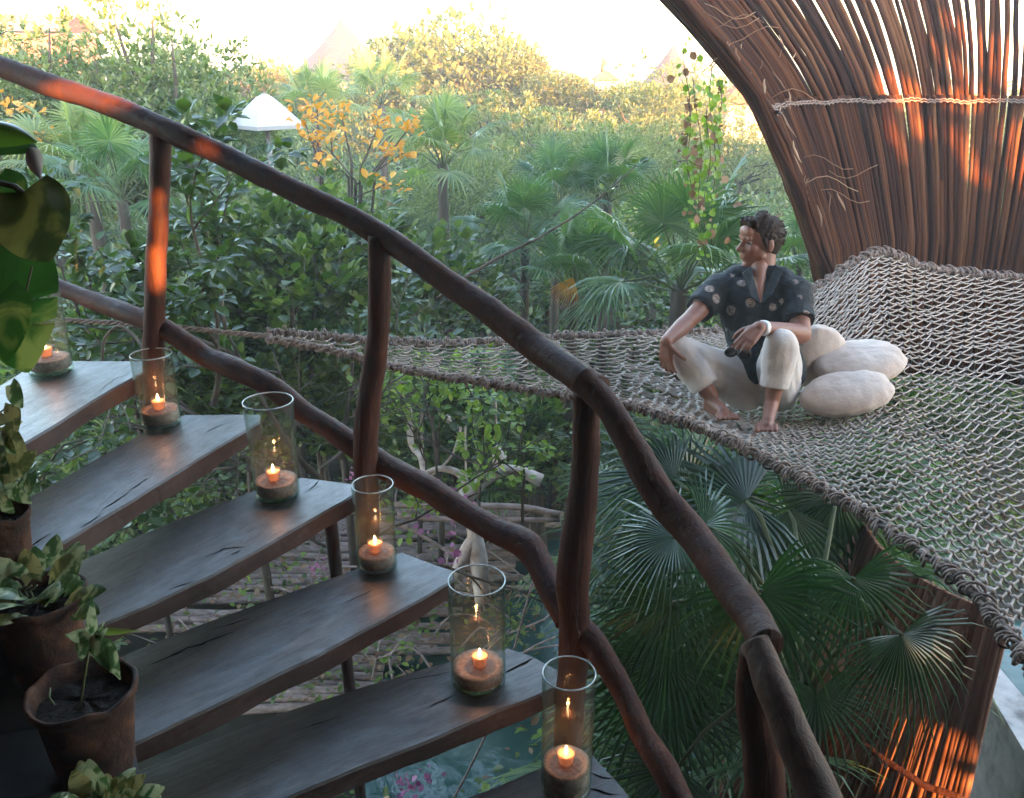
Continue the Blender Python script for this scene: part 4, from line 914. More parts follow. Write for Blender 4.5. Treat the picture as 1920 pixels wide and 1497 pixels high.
# fan palm
def frond(mb, hub, d, nrm, Rr, nseg=34, span=150, m=0, droop=.25, open_=.42, wseg=1.0, seed=0):
    rg = np.random.default_rng(seed); hub = Vector(hub); d = Vector(d).normalized(); nrm = Vector(nrm); nrm = (nrm-d*nrm.dot(d)).normalized(); sx = d.cross(nrm)
    da = 2*span/nseg
    for i in range(nseg):
        a = R(-span+da*(i+.5)); dd = d*math.cos(a)+sx*math.sin(a); L_ = Rr*(1-.28*abs(a/R(180)))*rg.uniform(.9, 1.06); e = dd.cross(nrm)
        hw = R(da/2)*.98; cup = .10*math.cos(a)
        sec = []
        for t, wf in ((.03, 1), (.25, 1), (open_, 1), (.62, .62), (.82, .36), (1.0, .03)):
            wd = L_*min(t, open_*1.15)*math.tan(hw)*wf*wseg; dz = -droop*L_*(max(0, t-.25)**2)*1.3*rg.uniform(.7, 1.4)
            c_ = hub+dd*L_*t+nrm*(cup*L_*t*(1-t)); c_.z += dz*1.0
            sec.append((c_-e*wd, c_+nrm*wd*.55, c_+e*wd))
        V = [p for s_ in sec for p in s_]; mb.add(V, [(3*k, 3*k+1, 3*k+4, 3*k+3) for k in range(5)]+[(3*k+1, 3*k+2, 3*k+5, 3*k+4) for k in range(5)], m)
def palm_mesh(seed, nf, Rr, pet, mats, el=(-10, 80), mb=None, nseg=34, dead=0):
    rg = np.random.default_rng(seed); mb = MB()
    for i in range(nf):
        a = i*2.4+rg.uniform(-.3, .3); e = R(el[0]+(el[1]-el[0])*(i/(nf-1))**.8+rg.uniform(-6, 6)); o_ = Vector((math.cos(a)*math.cos(e), math.sin(a)*math.cos(e), math.sin(e)))
        L_ = pet*rg.uniform(.75, 1.15); hub = o_*L_+Vector((0, 0, -.12*L_*math.cos(e))); mid = o_*L_*.5+Vector((0, 0, .03))
        mb.tube([(0, 0, -.05), mid, hub], [.014, .009, .006], 5, m=1)
        nrm = Vector((-o_.x*math.sin(e), -o_.y*math.sin(e), math.cos(e)))+Vector(rg.normal(size=3))*.25; dd = o_+Vector((0, 0, -.28*math.cos(e)))
        frond(mb, hub, dd, nrm, Rr*rg.uniform(.8, 1.1), nseg=nseg, span=rg.uniform(120, 165), droop=.22+.25*math.cos(e), seed=seed*100+i)
    o = mb.build('crown', mats, smooth=False); me = o.data; bpy.data.objects.remove(o); return me
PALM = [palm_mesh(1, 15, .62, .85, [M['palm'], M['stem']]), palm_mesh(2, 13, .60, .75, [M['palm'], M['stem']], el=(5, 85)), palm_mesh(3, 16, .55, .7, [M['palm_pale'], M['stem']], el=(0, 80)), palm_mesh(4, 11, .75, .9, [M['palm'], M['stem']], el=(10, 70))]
mb = MB(); mb.tube([(0, 0, 0), (.03, 0, .3), (-.02, .02, .6), (0, 0, 1.0)], [.09, .085, .085, .075], 10); o = mb.build('trunk', M['bark']); PTR = o.data; bpy.data.objects.remove(o)
def palm(lab, c, s, k, group=None, tilt=(0, 0), rz=None):
    t_ = thing('fan_palm', lab, 'palm', (c.x, c.y, GZ), group)
    o = bpy.data.objects.new('crown', PALM[k]); COL.objects.link(o); o.parent = t_; o.location = (0, 0, c.z-GZ); o.scale = (s, s, s); o.rotation_euler = (tilt[0], tilt[1], random.uniform(0, 6.28) if rz is None else rz)
    o = bpy.data.objects.new('trunk', PTR); COL.objects.link(o); o.parent = t_; o.scale = (s, s, c.z-GZ)
random.seed(99)
PG = 'fan palms rising out of the thicket'
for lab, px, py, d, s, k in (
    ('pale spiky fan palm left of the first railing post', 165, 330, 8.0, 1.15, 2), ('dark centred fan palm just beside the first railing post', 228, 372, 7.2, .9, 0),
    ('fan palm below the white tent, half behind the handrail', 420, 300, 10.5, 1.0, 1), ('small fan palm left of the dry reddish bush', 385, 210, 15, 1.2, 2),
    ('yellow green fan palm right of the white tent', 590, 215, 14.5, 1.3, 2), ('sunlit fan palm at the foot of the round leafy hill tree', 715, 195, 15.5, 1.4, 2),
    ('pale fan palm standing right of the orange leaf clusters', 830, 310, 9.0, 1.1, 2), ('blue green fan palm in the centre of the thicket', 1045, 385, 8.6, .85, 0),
    ('fan palm right of the blue green one, facing the viewer', 1140, 375, 8.8, .9, 1), ('fan palm with low spread fans above the hammock edge', 985, 450, 7.6, .8, 0),
    ('small fan palm with a yellow dead fan beside it', 1075, 545, 7.2, .9, 1), ('dense fan palm directly left of the seated person', 1275, 540, 6.6, 1.05, 0),
     ('fan palm at the right, between the person and the stick shell', 1500, 500, 7.6, .7, 0),
    ('fan palm low behind the middle of the railing', 905, 840, 8.9, 1.0, 3), ('fan palm under the hammock, left of the third railing post', 1010, 870, 8.2, 1.1, 0),
    ('fan palm in the shade under the hammock netting', 800, 770, 9.2, .9, 1), 
    ('fan palm beneath the hammock, behind its right corner', 1650, 1020, 5.4, .7, 0), 
    ('fan palm seen through the net under the cushions', 1560, 980, 5.6, .75, 3),
    ('fan palm between the first and middle railing posts', 545, 640, 7.8, .8, 1), ):
    palm(lab, P(px, py, d), s*(.66 if d > 7 and py < 700 else .8), k, PG)

# named trees and bushes
plant('tree', 'tree', 'tall airy green tree at the upper left, highest in the picture', 'tree', P(225, 18, 10.0), .82, sz=1.15)
plant('tree', 'tree', 'broad grey green tree at the far upper left, cut by the frame', 'tree', P(40, 66, 9.6), .75, sz=1.0)
plant('tree', 'tree', 'grey green tree behind the handrail at the far left', 'tree', P(-120, 50, 11), .8)
plant('tree', 'gold', 'big round tree with golden sunlit side in the centre of the skyline', 'tree', P(835, 42, 22), 1.35, sz=1.15)
plant('tree', 'tree', 'green shaded tree leaning against the left of the round golden tree', 'tree', P(742, 84, 21.5), .6, sz=1.15)
plant('tree', 'gold', 'lower golden tree on the right shoulder of the round tree', 'tree', P(945, 82, 21.5), .62)
plant('tree', 'gold', 'golden tree in front of the small red roofed house', 'tree', P(1050, 138, 20), .5, sz=.9)
plant('tree', 'gold', 'orange sunlit bush right of the small red roofed house', 'tree', P(1195, 158, 19.5), .5, sz=.8)
plant('tree', 'fine', 'grey green tree behind the hanging vines', 'tree', P(1260, 110, 17), 1.25)
plant('bush', 'fine', 'golden bush in front of the white house beside the shell edge', 'bush', P(1400, 225, 15.5), .8)
plant('bush', 'dry', 'dry reddish bush just above the white tent', 'bush', P(445, 122, 17), 1.15, sz=1.1)
plant('bush', 'gold', 'yellow bush to the right of the dry reddish bush', 'bush', P(500, 120, 19.5), .55)
for lab, px, py, d, s in (('feathery pale bush highest on the right of centre', 930, 172, 15, .95), ('feathery pale bush below the golden trees', 1040, 205, 13.5, 1.05), ('feathery pale bush left of the central fan palms', 900, 262, 11.5, .9),
                          ('feathery pale bush above the facing fan palm', 1130, 235, 12, .85), ('feathery pale bush beside the hanging vines', 1210, 225, 13.5, .9)):
    plant('bush', 'feathery', lab, 'bush', P(px, py, d), s)
for lab, px, py, d, s in (('dark glossy shrub right of the first railing post', 420, 330, 6.2, 1.0), ('dark glossy shrub under the orange leaf clusters', 610, 330, 6.6, 1.1), ('dark glossy shrub left of the middle railing post', 560, 440, 5.8, .9),
                          ('dark leafy shrub behind the rope end of the hammock', 440, 590, 5.6, .8), ('low leafy shrub under the rope end of the hammock', 590, 660, 6.0, .8), ('low leafy shrub right behind the middle post', 770, 690, 7.6, .9), ('low leafy shrub behind the third railing post', 1010, 740, 7.4, .9),
                          ('dark glossy shrub right of the middle railing post', 800, 430, 6.6, .9), ('dark glossy shrub low behind the first vase', 210, 520, 5.6, .8)):
    plant('shrub', 'oval', lab, 'shrub', P(px, py, d), s)

# orange leaf rosettes
mb = MB()
oc = [(595, 205, 7.2), (620, 240, 7.1), (580, 262, 7.1), (600, 312, 6.9), (710, 235, 7.0), (765, 243, 7.0), (725, 290, 6.9), (722, 347, 6.7), (640, 215, 7.3), (570, 225, 7.2), (612, 275, 7.1), (25, 210, 8), (95, 262, 8), (55, 215, 8.2), (755, 288, 7)]
orb = tag(bpy.data.objects.new('orange_shrub', None), 'shrub with clusters of orange leaves above the middle of the handrail', 'shrub'); COL.objects.link(orb); bc = P(640, 420, 7.0); orb.location = (bc.x, bc.y, GZ)
g = np.random.default_rng(5); pp = []; dd = []
ABS = True
for (x, y, d) in oc:
    c = P(x, y, d); pp = []; dd = []
    if x > 500:
        k = [Vector((bc.x, bc.y, GZ+2.0)), c.lerp(bc, .45)+Vector((g.normal()*.1, 0, 0)), c]; mb.tube(k, [.018, .011, .005], 6)
    for q in range(22):
        v = unit(1, g)[0]; v[2] = abs(v[2])*.9+.1; pp.append(np.array(c)+v*.03+g.normal(size=3)*np.array([.05, .05, .045])); dd.append(v+.5*g.normal(size=3))
    V, Q = leaf_arrays(np.array(pp), np.array(dd), np.tile([0, -.3, 1.], (len(pp), 1)), g.uniform(.04, .10, len(pp)), .8); qmesh('leaf_cluster', V, Q, np.zeros(len(Q)), [M['leaf_orange']], orb)
mb.tube([(bc.x, bc.y, GZ), (bc.x, bc.y, GZ+2.1)], [.05, .03], 8)
mb.build('trunk', M['bark'], orb)
# yellow specks and dead fan
mb = MB(); frond(mb, P(1075, 520, 7.0), (-.35, -.2, -.7), (.3, -1, .1), .26, nseg=16, span=45, droop=.1); tag(mb.build('dead_fan', M['leaf_orange'], smooth=False), 'single dead yellow palm fan hanging in the thicket above the hammock', 'palm leaf')

# thicket: one leafy mass of uncountable undergrowth
def cano(x, y):      # canopy top height
    r = math.hypot(x, y)
    return float(np.interp(y, [4.5, 6, 8, 11, 15, 20, 30, 45], [-3.1, -2.65, -2.15, -1.9, -1.75, -1.45, -1.1, -.9]))+.35*nz((x, y, 0), .45)+.15*nz((x, y, 3), 1.4)
Vs, Qs, Ms = [], [], []; base = 0
g = np.random.default_rng(11)
def addleaf(V, Q, m_):
    global base
    Vs.append(V); Qs.append(Q+base); Ms.append(m_); base += len(V)
mats = [M['leaf'], M['leaf_dark'], M['leaf_pale'], M['leaf_gold'], M['leaf_lime']]
y = 5.0
while y < 46:
    st_ = .95+.06*(y-5)+(.0 if y < 12 else .02*(y-12)); hw = y*.62+1.6; x = -hw
    while x < hw:
        xx = x+g.uniform(-.3, .3)*st_; yy = y+g.uniform(-.3, .3)*st_; top = cano(xx, yy); x += st_
        px = 960+F*xx/max(1, (yy*math.cos(PITCH)+1))
        if yy < 8.7 and -3.9+.1*yy < xx < 1.5: continue
        if yy < 7.2 and xx < -1.2: top -= .5
        if yy < 6.3 and xx > .8: top = min(top, -3.3)
        if yy < 7.5 and xx > 1.9: continue
        if math.hypot(xx-3.2, yy-5.55) < 2.6: top = min(top, -2.6)
        rad = (st_*.85, st_*.85, st_*.7); lf = .075+.0035*(yy-5)
        n_cl = int((150 if yy < 14 else 110)*(st_/.95)**.9*(.95 if yy < 25 else .75))
        V, Q, n = crown(n_cl, 9, rad, lf, g, lobes=5, aspect=g.choice([.55, .8, 1.0]), up=.4)
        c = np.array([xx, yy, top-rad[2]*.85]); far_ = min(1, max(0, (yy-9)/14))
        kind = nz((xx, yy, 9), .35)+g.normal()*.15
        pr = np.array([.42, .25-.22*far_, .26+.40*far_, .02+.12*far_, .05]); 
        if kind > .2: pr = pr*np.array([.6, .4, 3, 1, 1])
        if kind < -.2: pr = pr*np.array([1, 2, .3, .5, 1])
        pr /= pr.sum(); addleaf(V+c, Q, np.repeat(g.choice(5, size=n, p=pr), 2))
        if 8.2 < yy < 10.8 or (yy < 8.2 and xx < -1.5):
            for q in range(2):
                V, Q, n = crown(int(n_cl*.8), 8, rad, lf*.9, g, lobes=5, aspect=.8, up=.4); addleaf(V+np.array([xx+g.normal()*.3, yy-.2+g.normal()*.3, top-1.25-.9*q]), Q, np.repeat(g.choice(5, size=n, p=[.45, .3, .15, .02, .08]), 2))
    y += st_*.9
nl = sum(map(len, Qs)); print('thicket quads', nl)
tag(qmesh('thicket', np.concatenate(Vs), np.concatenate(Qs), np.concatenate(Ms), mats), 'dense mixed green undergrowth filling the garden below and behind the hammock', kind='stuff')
# low ground cover and leaf litter in the gaps below the stairs
pp = []; g = np.random.default_rng(12); n = 26000
xy = np.stack([g.uniform(-6, 6, n), g.uniform(3.4, 10, n)], 1); cl = np.array([nz((a, b_, 2), 1.2)+.6*nz((a, b_, 7), 3) for a, b_ in xy]); keep = cl > -.05; xy = xy[keep]; k = len(xy)
pos_ = np.column_stack([xy, GZ+.05+np.maximum(0, cl[keep])*.9*g.random(k)]); dr = unit(k, g); dr[:, 2] = np.abs(dr[:, 2])*.6
V, Q = leaf_arrays(pos_, dr, np.tile([0, 0, 1.], (k, 1))+.5*unit(k, g), g.uniform(.04, .10, k), .8)
wet = ((pos_[:, 0] > .3) & (pos_[:, 1] < 7)) | ((np.abs(pos_[:, 0]+1.4) < 1.9) & (pos_[:, 1] > 5.2) & (pos_[:, 1] < 8.0) & (g.random(k) < .93))
kp = ~wet; Q = Q.reshape(-1, 2, 4)[kp].reshape(-1, 4)
tag(qmesh('ground_cover', V, Q, np.repeat(g.choice(3, size=int(kp.sum()), p=[.5, .2, .3]), 2), [M['leaf'], M['leaf_lime'], M['leaf_dry']]), 'low leafy plants and dry litter on the soil', kind='stuff')

n = 2600; pos_ = np.array([list(PZ(x, y, -4.27)) for x, y in zip(g.uniform(300, 1010, n), g.uniform(955, 1330, n))]); cl = np.array([nz((p[0], p[1], 4), 1.6) for p in pos_]); pos_ = pos_[cl > -.08]; n = len(pos_); pos_[:, 2] += g.random(n)**3*.35
dr = unit(n, g); dr[:, 2] = np.abs(dr[:, 2])*.5; V, Q = leaf_arrays(pos_, dr, np.tile([0, 0, 1.], (n, 1))+.6*unit(n, g), g.uniform(.035, .085, n), .8)
tag(qmesh('leaf_litter', V, Q, np.repeat(g.choice(3, size=n, p=[.45, .15, .40]), 2), [M['leaf'], M['leaf_lime'], M['leaf_dry']]), 'fallen leaves and seedlings scattered over the log platform', kind='stuff')
# bare branching shrub behind the first half of the railing
random.seed(31)
def twig(mb, p, d, L_, r, depth, tips):
    k = 6; q = [p]; dd = Vector(d).normalized()
    for i in range(k):
        dd = (dd+Vector((random.uniform(-.22, .22), random.uniform(-.2, .2), random.uniform(-.2, .2)))).normalized(); q.append(q[-1]+dd*L_/k)
        if depth > 0 and i > 0 and random.random() < .55: twig(mb, q[-1], dd+Vector((random.uniform(-1, 1), random.uniform(-.5, .5), random.uniform(-.8, .55))), L_*random.uniform(.45, .75), r*.55, depth-1, tips)
    mb.tube(q, [r*(1-.11*i) for i in range(k+1)], 6); tips.append((q[-1], dd)); tips.append((q[-2], dd)); 
    if depth < 2: tips.append((q[-4], dd))
def branchy(name, lab, cat, roots, m, lm, seed, leafsz=.085, per=6, depth=3, tipkeep=1.0):
    random.seed(seed); mb = MB(); tips = []; t_ = thing(name, lab, cat, tuple(roots[0][0]))
    for (p, d, L_, r) in roots: twig(mb, Vector(p), d, L_, r, depth, tips)
    mb.build('branches', m, t_); g = np.random.default_rng(seed); tips = [q for q in tips if random.random() < tipkeep]
    if lm and tips:
        pp = np.repeat(np.array([list(a) for a, _ in tips]), per, 0); dd = np.repeat(np.array([list(b_) for _, b_ in tips]), per, 0); k = len(pp); j = unit(k, g)
        V, Q = leaf_arrays(pp+j*.03, dd*.5+j, np.tile([0, -.2, 1.], (k, 1))+.4*j, g.uniform(.6, 1.2, k)*leafsz, 1.05); qmesh('leaves', V, Q, np.zeros(len(Q)), [lm], t_)
def PP(px, py, d): return tuple(P(px, py, d))
branchy('branching_shrub', 'shrub with long dark crossing branches left of the middle railing post', 'shrub', [(PP(600, 900, 5.4), (-.4, -.1, .8), 1.1, .024), (PP(560, 930, 5.2), (-.9, 0, .5), 1.1, .02), (PP(640, 860, 5.6), (.2, 0, .8), .8, .02), (PP(430, 820, 5.2), (-.5, 0, .5), .8, .016)], M['bark'], M['leaf_dark'], 41, .075, 6)
branchy('branching_shrub', 'twiggy leafy shrub behind the first railing post', 'shrub', [(PP(400, 760, 5.0), (.2, 0, .7), .8, .02), (PP(330, 800, 5.2), (-.5, .1, .6), .8, .018)], M['bark'], M['leaf_dark'], 42, .08, 7)
branchy('branching_shrub', 'thin leafy shrub with yellow specks left of the third railing post', 'shrub', [(PP(900, 1000, 5.2), (.2, 0, 1), .6, .012), (PP(980, 980, 5.3), (-.1, 0, 1), .6, .011), (PP(820, 960, 5.3), (-.2, 0, 1), .5, .010)], M['bark'], M['leaf_lime'], 43, .05, 4, tipkeep=.6)
branchy('long_branch', 'long thin dark branch rising to the right above the hammock edge', 'branch', [(PP(820, 560, 5.6), (.9, .2, .45), 1.5, .012)], M['bark'], M['leaf_dark'], 44, .07, 3, 0)
branchy('bougainvillea', 'straggling bougainvillea with magenta flowers below the lower rail', 'shrub', [(PP(700, 1010, 4.6), (.5, 0, .4), .8, .010), (PP(740, 1060, 4.5), (.8, 0, -.1), .8, .010), (PP(620, 1030, 4.6), (-.6, 0, .3), .7, .008)], M['bark'], M['leaf'], 45, .035, 4, 2)
g = np.random.default_rng(46)
fl = tag(bpy.data.objects.new('flower_spray', None), 'loose sprays of magenta flowers around the lower rail', 'flowers'); COL.objects.link(fl); fl.location = P(860, 1000, 4.5)
for (x, y, d, n) in ((875, 940, 4.5, 9), (842, 915, 4.6, 6), (785, 990, 4.5, 6), (845, 998, 4.5, 6), (857, 1032, 4.4, 9), (600, 1060, 4.6, 8), (661, 893, 4.7, 6), (763, 1468, 4.4, 14), (797, 1460, 4.4, 12), (755, 1490, 4.4, 12), (832, 1045, 4.5, 5), (700, 1120, 4.6, 6)):
    p = np.array(P(x, y, d))+g.normal(size=(n, 3))*.025; V, Q = leaf_arrays(p, unit(n, g), unit(n, g), g.uniform(.022, .042, n), 1.2); qmesh('flower', V, Q, np.zeros(len(Q)), [M['flower']], fl)

branchy('bare_bush', 'leafless tangle of thin grey twigs between the first and middle railing posts', 'bush', [(PP(520, 900, 4.9), (-.6, 0, .7), .9, .013), (PP(560, 900, 4.9), (.1, 0, 1), .8, .012), (PP(470, 860, 4.95), (-.9, 0, .35), .8, .011), (PP(600, 880, 5.0), (.8, 0, .5), .8, .011), (PP(820, 900, 5.0), (-.2, 0, 1), .6, .009), (PP(960, 900, 5.0), (-.9, 0, .5), .7, .008)], M['twig'], None, 47)
# pale pruned tree with cut limbs
pt = thing('pruned_tree', 'pale pinkish pruned tree with sawn off limbs behind the lower rail', 'tree', tuple(PZ(890, 1120, GZ+.2)))
mb = MB()
def tb(pts, w0, w1, d0=5.2, sd=0, n=14):
    cp = []
    for i, q in enumerate(pts):
        d = q[2] if len(q) > 2 else d0; p = P(q[0], q[1], d); ww = (w0+(w1-w0)*i/(len(pts)-1))/2/F*d; cp.append((*p, ww))
    woodtube(mb, cp, n, 12, seed=sd, rv=.08)
tb([(905, 1130), (895, 1040), (885, 980), (872, 930), (880, 905)], 34, 24, sd=1)
tb([(872, 935), (900, 905), (935, 882)], 30, 26, sd=2)
tb([(880, 925), (862, 890), (830, 880), (805, 885), (770, 905)], 14, 10, sd=3)
tb([(935, 880), (975, 885), (1015, 902)], 18, 24, 5.3, sd=4)
tb([(855, 1085), (868, 1050), (890, 1010)], 26, 30, sd=5)
tb([(795, 895, 5.5), (790, 860, 5.6), (770, 830, 5.7), (768, 760, 5.8)], 14, 10, sd=6)
tb([(815, 760, 5.9), (838, 752, 5.9), (862, 745, 5.9)], 14, 20, sd=7); tb([(820, 770, 5.9), (835, 782, 5.9), (850, 795, 5.9)], 12, 14, sd=8)
tb([(930, 900, 5.8), (928, 840, 5.8), (938, 850, 5.8), (945, 860, 5.8)], 9, 12, sd=9, n=10)
mb.build('trunk', M['bark_pale'], pt)
mb = MB()
for pts in ([(792, 870), (790, 740), (796, 700)], [(872, 930), (873, 880), (870, 760)], [(800, 900), (850, 850), (870, 780), (900, 690)], [(740, 720), (800, 705), (860, 688)], [(930, 795), (928, 730)]):
    cp = [(*P(x, y, 5.6), .008) for x, y in pts]
    if len(cp) == 2: cp.insert(1, tuple((np.array(cp[0])+np.array(cp[1]))/2))
    woodtube(mb, cp, 16, 7, seed=len(cp)+pts[0][0])
mb.build('thin_branch', M['bark_pale'], pt)
mb = MB()
for pts, r in (([(760, 985), (800, 1010), (870, 1050), (980, 1085)], .012), ([(650, 960), (720, 975), (790, 1000)], .010), ([(740, 945), (820, 952), (960, 950), (1050, 965)], .022), ([(745, 965), (850, 975), (1050, 975)], .018)):
    woodtube(mb, [(*P(x, y, 5.6), r) for x, y in pts], 16, 7, seed=pts[0][0])
random.seed(88)
for q in range(70):
    x, y = random.uniform(330, 1010), random.uniform(960, 1300); a = PZ(x, y, -4.24); an = random.uniform(0, 3.1); L_ = random.uniform(.3, 1.1); d = Vector((math.cos(an), math.sin(an)*.7, 0))
    woodtube(mb, [(*a, .009), (*(a+d*L_*.4+Vector((random.uniform(-.1, .1), 0, random.uniform(.02, .25)))), .008), (*(a+d*L_*.75+Vector((0, 0, random.uniform(0, .3)))), .006), (*(a+d*L_+Vector((0, 0, random.uniform(0, .35)))), .003)], 10, 6, seed=q)
tag(mb.build('fallen_branches', M['log']), 'fallen peeled branches lying behind the lower rail', 'branches')
mb = MB(); mb.tube([Vector(q) for q in spline([PP(1000, 1085, 4.4), PP(930, 1330, 4.2), PP(850, 1500, 4.0)], 12)], .006, 6); tag(mb.build('thin_rope', M['rope']), 'thin pale rope slanting down over the teal pool', 'rope')
mb = MB(); mb.tube([Vector(q) for q in spline([PP(192, 700, 3.7), PP(195, 640, 3.7), PP(222, 612, 3.7), PP(250, 628, 3.65), PP(268, 655, 3.6)], 20)], .006, 7); tag(mb.build('curved_stem', M['bark']), 'thin dark arched stem beside the first railing post', 'stem')

# near fan palm rising below the hammock corner
np_ = thing('fan_palm', 'big dark near fan palm with long stalks, right of the third railing post', 'palm', tuple(PZ(1500, 1560, GZ)))
hub0 = P(1500, 1330, 3.5)
NF = [((1265, 1008, 2.9), (-1, .1, -.35), (.1, -.5, 1), .34, 0), ((1320, 985, 3.0), (.7, .1, -.6), (-.3, -.5, 1), .36, 0), ((1425, 1108, 2.7), (.45, -.2, -1), (-.35, -1, .3), .40, 0), ((1265, 900, 3.7), (-.6, 0, .05), (0, -.8, .7), .42, 0),
      ((1400, 940, 3.6), (-.7, 0, -.15), (.1, -.6, .8), .62, 0), ((1260, 1130, 3.3), (-.4, -.1, -.8), (0, -1, .3), .42, 0), ((1250, 1230, 3.4), (-.3, 0, -1), (.1, -1, .2), .60, 0), ((1330, 1120, 3.7), (-.3, 0, -.9), (0, -1, .4), .62, 0),
      ((1600, 1085, 2.75), (.1, -.1, -1), (0, -1, .35), .34, 1), ((1690, 1190, 2.6), (.2, -.1, -.6), (0, -.7, .8), .34, 0), ((1480, 960, 3.9), (.5, 0, -.35), (0, -.7, .7), .6, 0), ((1570, 930, 3.9), (.2, 0, -1), (0, -1, .2), .5, 0),
      ((1270, 1440, 3.5), (-.5, 0, -.5), (0, -.8, .6), .42, 0), ((1250, 1330, 3.6), (-.2, 0, -.9), (0, -1, .3), .45, 0), ((1290, 920, 4.4), (-.5, 0, .1), (0, -.8, .5), .6, 0), ((1340, 930, 4.4), (.2, 0, -.7), (0, -.9, .4), .6, 0), ((1530, 1300, 3.3), (.1, 0, -1), (0, -1, .3), .42, 0)]
st = MB()
for i, (h, d, n_, Rr, k) in enumerate(NF):
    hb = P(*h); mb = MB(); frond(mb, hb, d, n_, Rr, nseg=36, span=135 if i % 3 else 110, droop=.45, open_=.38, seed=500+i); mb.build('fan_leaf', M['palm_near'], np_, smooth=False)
    m_ = hub0.lerp(hb, .5); m_.z += .18; st.tube([hub0, hub0.lerp(m_, .55)+Vector((0, 0, .03)), m_, hb.lerp(m_, .4)+Vector((0, 0, .05)), hb], [.016, .013, .011, .009, .007], 7)
st.build('stalks', M['stem'], np_)
mb = MB(); woodtube(mb, [(*PZ(1500, 1560, GZ), .09), (*hub0.lerp(PZ(1500, 1560, GZ), .5), .085), (*hub0, .07)], 24, 12, seed=77); mb.build('trunk', M['bark'], np_)
ABS = False
palm('fan palm low in shadow behind the near palm', P(1380, 1250, 4.8), .9, 0, PG); palm('fan palm low at the bottom, right of the third post', P(1330, 1440, 4.3), .7, 3, PG); palm('shaded fan palm right of the near palm stalks', P(1480, 1200, 4.9), .9, 1, PG)
palm('fan palm in the shade beneath the middle of the hammock', P(1260, 1060, 5.4), .75, 0, PG); palm('deep shaded fan palm under the person', P(1400, 1130, 5.4), 1.0, 3, PG)
ABS = True

# hanging vines
vn = thing('hanging_vine', 'thin leafy vines hanging down left of the stick shell', 'vine', tuple(P(1310, 60, 5.2)))
mb = MB(); g = np.random.default_rng(61); pp = []; ps = []
for (x0, y0, x1, y1) in ((1285, 60, 1292, 330), (1335, 118, 1338, 460), (1305, 150, 1318, 480), (1288, 180, 1300, 420), (1330, 200, 1322, 450), (1350, 150, 1345, 300)):
    q = []
    for i in range(16):
        t = i/15; q.append(P(x0+(x1-x0)*t+5*math.sin(t*9+x0), y0+(y1-y0)*t, 5.0+.1*math.sin(x0)))
    mb.tube(q, .0025, 5)
    for p in q[1:]:
        for k in range(2+int(g.random() < .5)): pp.append(np.array(p)+g.normal(size=3)*np.array([.032, .03, .03]))
n = len(pp); pp = np.array(pp); dr = unit(n, g); dr[:, 2] -= .5
V, Q = leaf_arrays(pp, dr, np.tile([0, -1., .4], (n, 1))+.5*unit(n, g), g.uniform(.02, .062, n), 1.1); hi = 1-np.clip((pp[:, 2]+1.0)/1.1, 0, 1)
qmesh('leaves', V, Q, np.repeat((g.random(n) < .3).astype(int), 2), [M['leaf_lime'], M['leaf_dry']], vn); mb.build('stem', M['bark'], vn)

# far buildings
def cone(name, lab, cat, apex, d, wpx, hpx, m, sides=26):
    mb = MB(); a = P(*apex, d); r = wpx/2/F*d; h = hpx/F*d
    for ring in range(1): pass
    prof = [(.02, 0)]+[(r*q**1.12, -h*q) for q in np.linspace(.08, 1, 12)]+[(r*.9, -h*1.02), (.01, -h*.98)]; mb.lathe(prof, a, sides, wob=.05, seed=wpx)
    mb.lathe([(r*.72, -h*.97), (r*.72, GZ-a.z)], a, 20, m=1); tag(mb.build(name, [m, M['plaster']]), lab, cat)
cone('thatched_hut', 'steep washed out grey thatched roof left of the round tree', 'hut', (640, 34), 42, 210, 105, M['thatch'])
cone('thatched_hut', 'grey thatched roof peeking over the trees beside the stick shell', 'hut', (1262, 84), 38, 110, 70, M['thatch'])
tn = thing('white_tent', 'small pointed white canvas tent in the thicket', 'tent', tuple(PZ(495, 420, GZ)))
mb = MB(); a = P(495, 175, 9.4); mb.lathe([(.01, 0), (.09, -.04), (.22, -.15), (.37, -.29), (.40, -.32), (.39, -.36)], a, 4); mb.build('canopy', M['canvas'], tn, smooth=False)
mb = MB(); mb.tube([a, (a.x, a.y, GZ)], .03, 8); mb.build('pole', M['plaster'], tn)
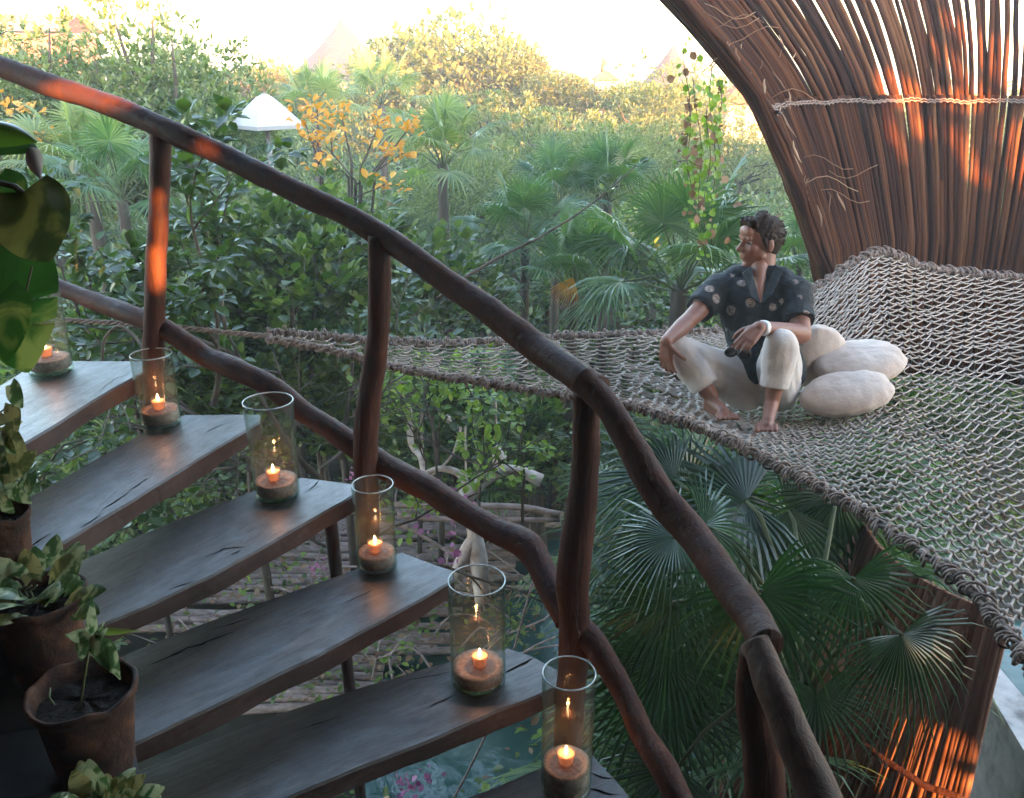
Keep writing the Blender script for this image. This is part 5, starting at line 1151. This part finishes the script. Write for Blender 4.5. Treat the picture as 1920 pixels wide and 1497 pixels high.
def house(name, lab, c, d, wpx, hpx, roof, rh):
    t_ = thing(name, lab, 'house', tuple(P(*c, d))); p = P(*c, d); ww = wpx/F*d/2; hh = hpx/F*d
    mb = MB(); mb.box((p.x, p.y, (p.z+GZ)/2), (ww, ww*.8, (p.z-GZ)/2)); mb.build('wall', M['plaster'], t_, smooth=False)
    mb = MB(); e = ww*1.2; z = p.z; mb.add([(p.x-e, p.y-e, z), (p.x+e, p.y-e, z), (p.x+e, p.y+e, z), (p.x-e, p.y+e, z), (p.x-e*.2, p.y, z+hh), (p.x+e*.2, p.y, z+hh)], [(0, 1, 5, 4), (1, 2, 5), (2, 3, 4, 5), (3, 0, 4), (3, 2, 1, 0)]); mb.build('roof', roof, t_, smooth=False)
    return t_, p
t_, p = house('small_house', 'small white house with a red brown roof and finial on the skyline', (1135, 150), 22, 40, 16, M['thatch_red'], .4)
mb = MB(); q = P(1130, 136, 22); mb.tube([q, q+Vector((-.02, 0, .12)), q+Vector((.05, 0, .22)), q+Vector((.0, 0, .3)), q+Vector((.04, 0, .36))], [.05, .045, .07, .05, .02], 8); mb.build('finial', M['thatch_red'], t_)
house('thatched_house', 'white house with a red brown thatched roof beside the shell edge', (1400, 192), 19, 90, 42, M['thatch_red'], .5)
mb = MB(); a = P(50, 38, 30); mb.add([(a.x-3, a.y, a.z-.3), (a.x+1, a.y, a.z-.35), (a.x+.9, a.y+2, a.z+.25), (a.x-3, a.y+2, a.z+.3), (a.x-3, a.y+4, a.z-.3), (a.x+1, a.y+4, a.z-.35)], [(0, 1, 2, 3), (3, 2, 5, 4)]); mb.box((a.x-1, a.y+2, (a.z+GZ)/2-.2), (1.8, 1.6, (a.z-GZ)/2-.2)); tag(mb.build('far_house', M['thatch_red'], smooth=False), 'far red brown roof line at the top left corner', 'house')

# thin evening haze over the whole garden
mb = MB(); mb.box((0, 60, 0), (170, 85, 9.5)); hz = mb.build('haze', [], smooth=False)
for v in hz.data.vertices: v.co.z = -6.5 if v.co.z < 0 else 7.0
m, t, o = mat('haze air'); pv = N(t, 'VolumePrincipled'); pv.inputs['Density'].default_value = .0055; pv.inputs['Color'].default_value = (.93, .95, .97, 1); pv.inputs['Anisotropy'].default_value = .2
t.links.new(pv.outputs[0], o.inputs['Volume']); hz.data.materials.append(m); tag(hz, kind='stuff')
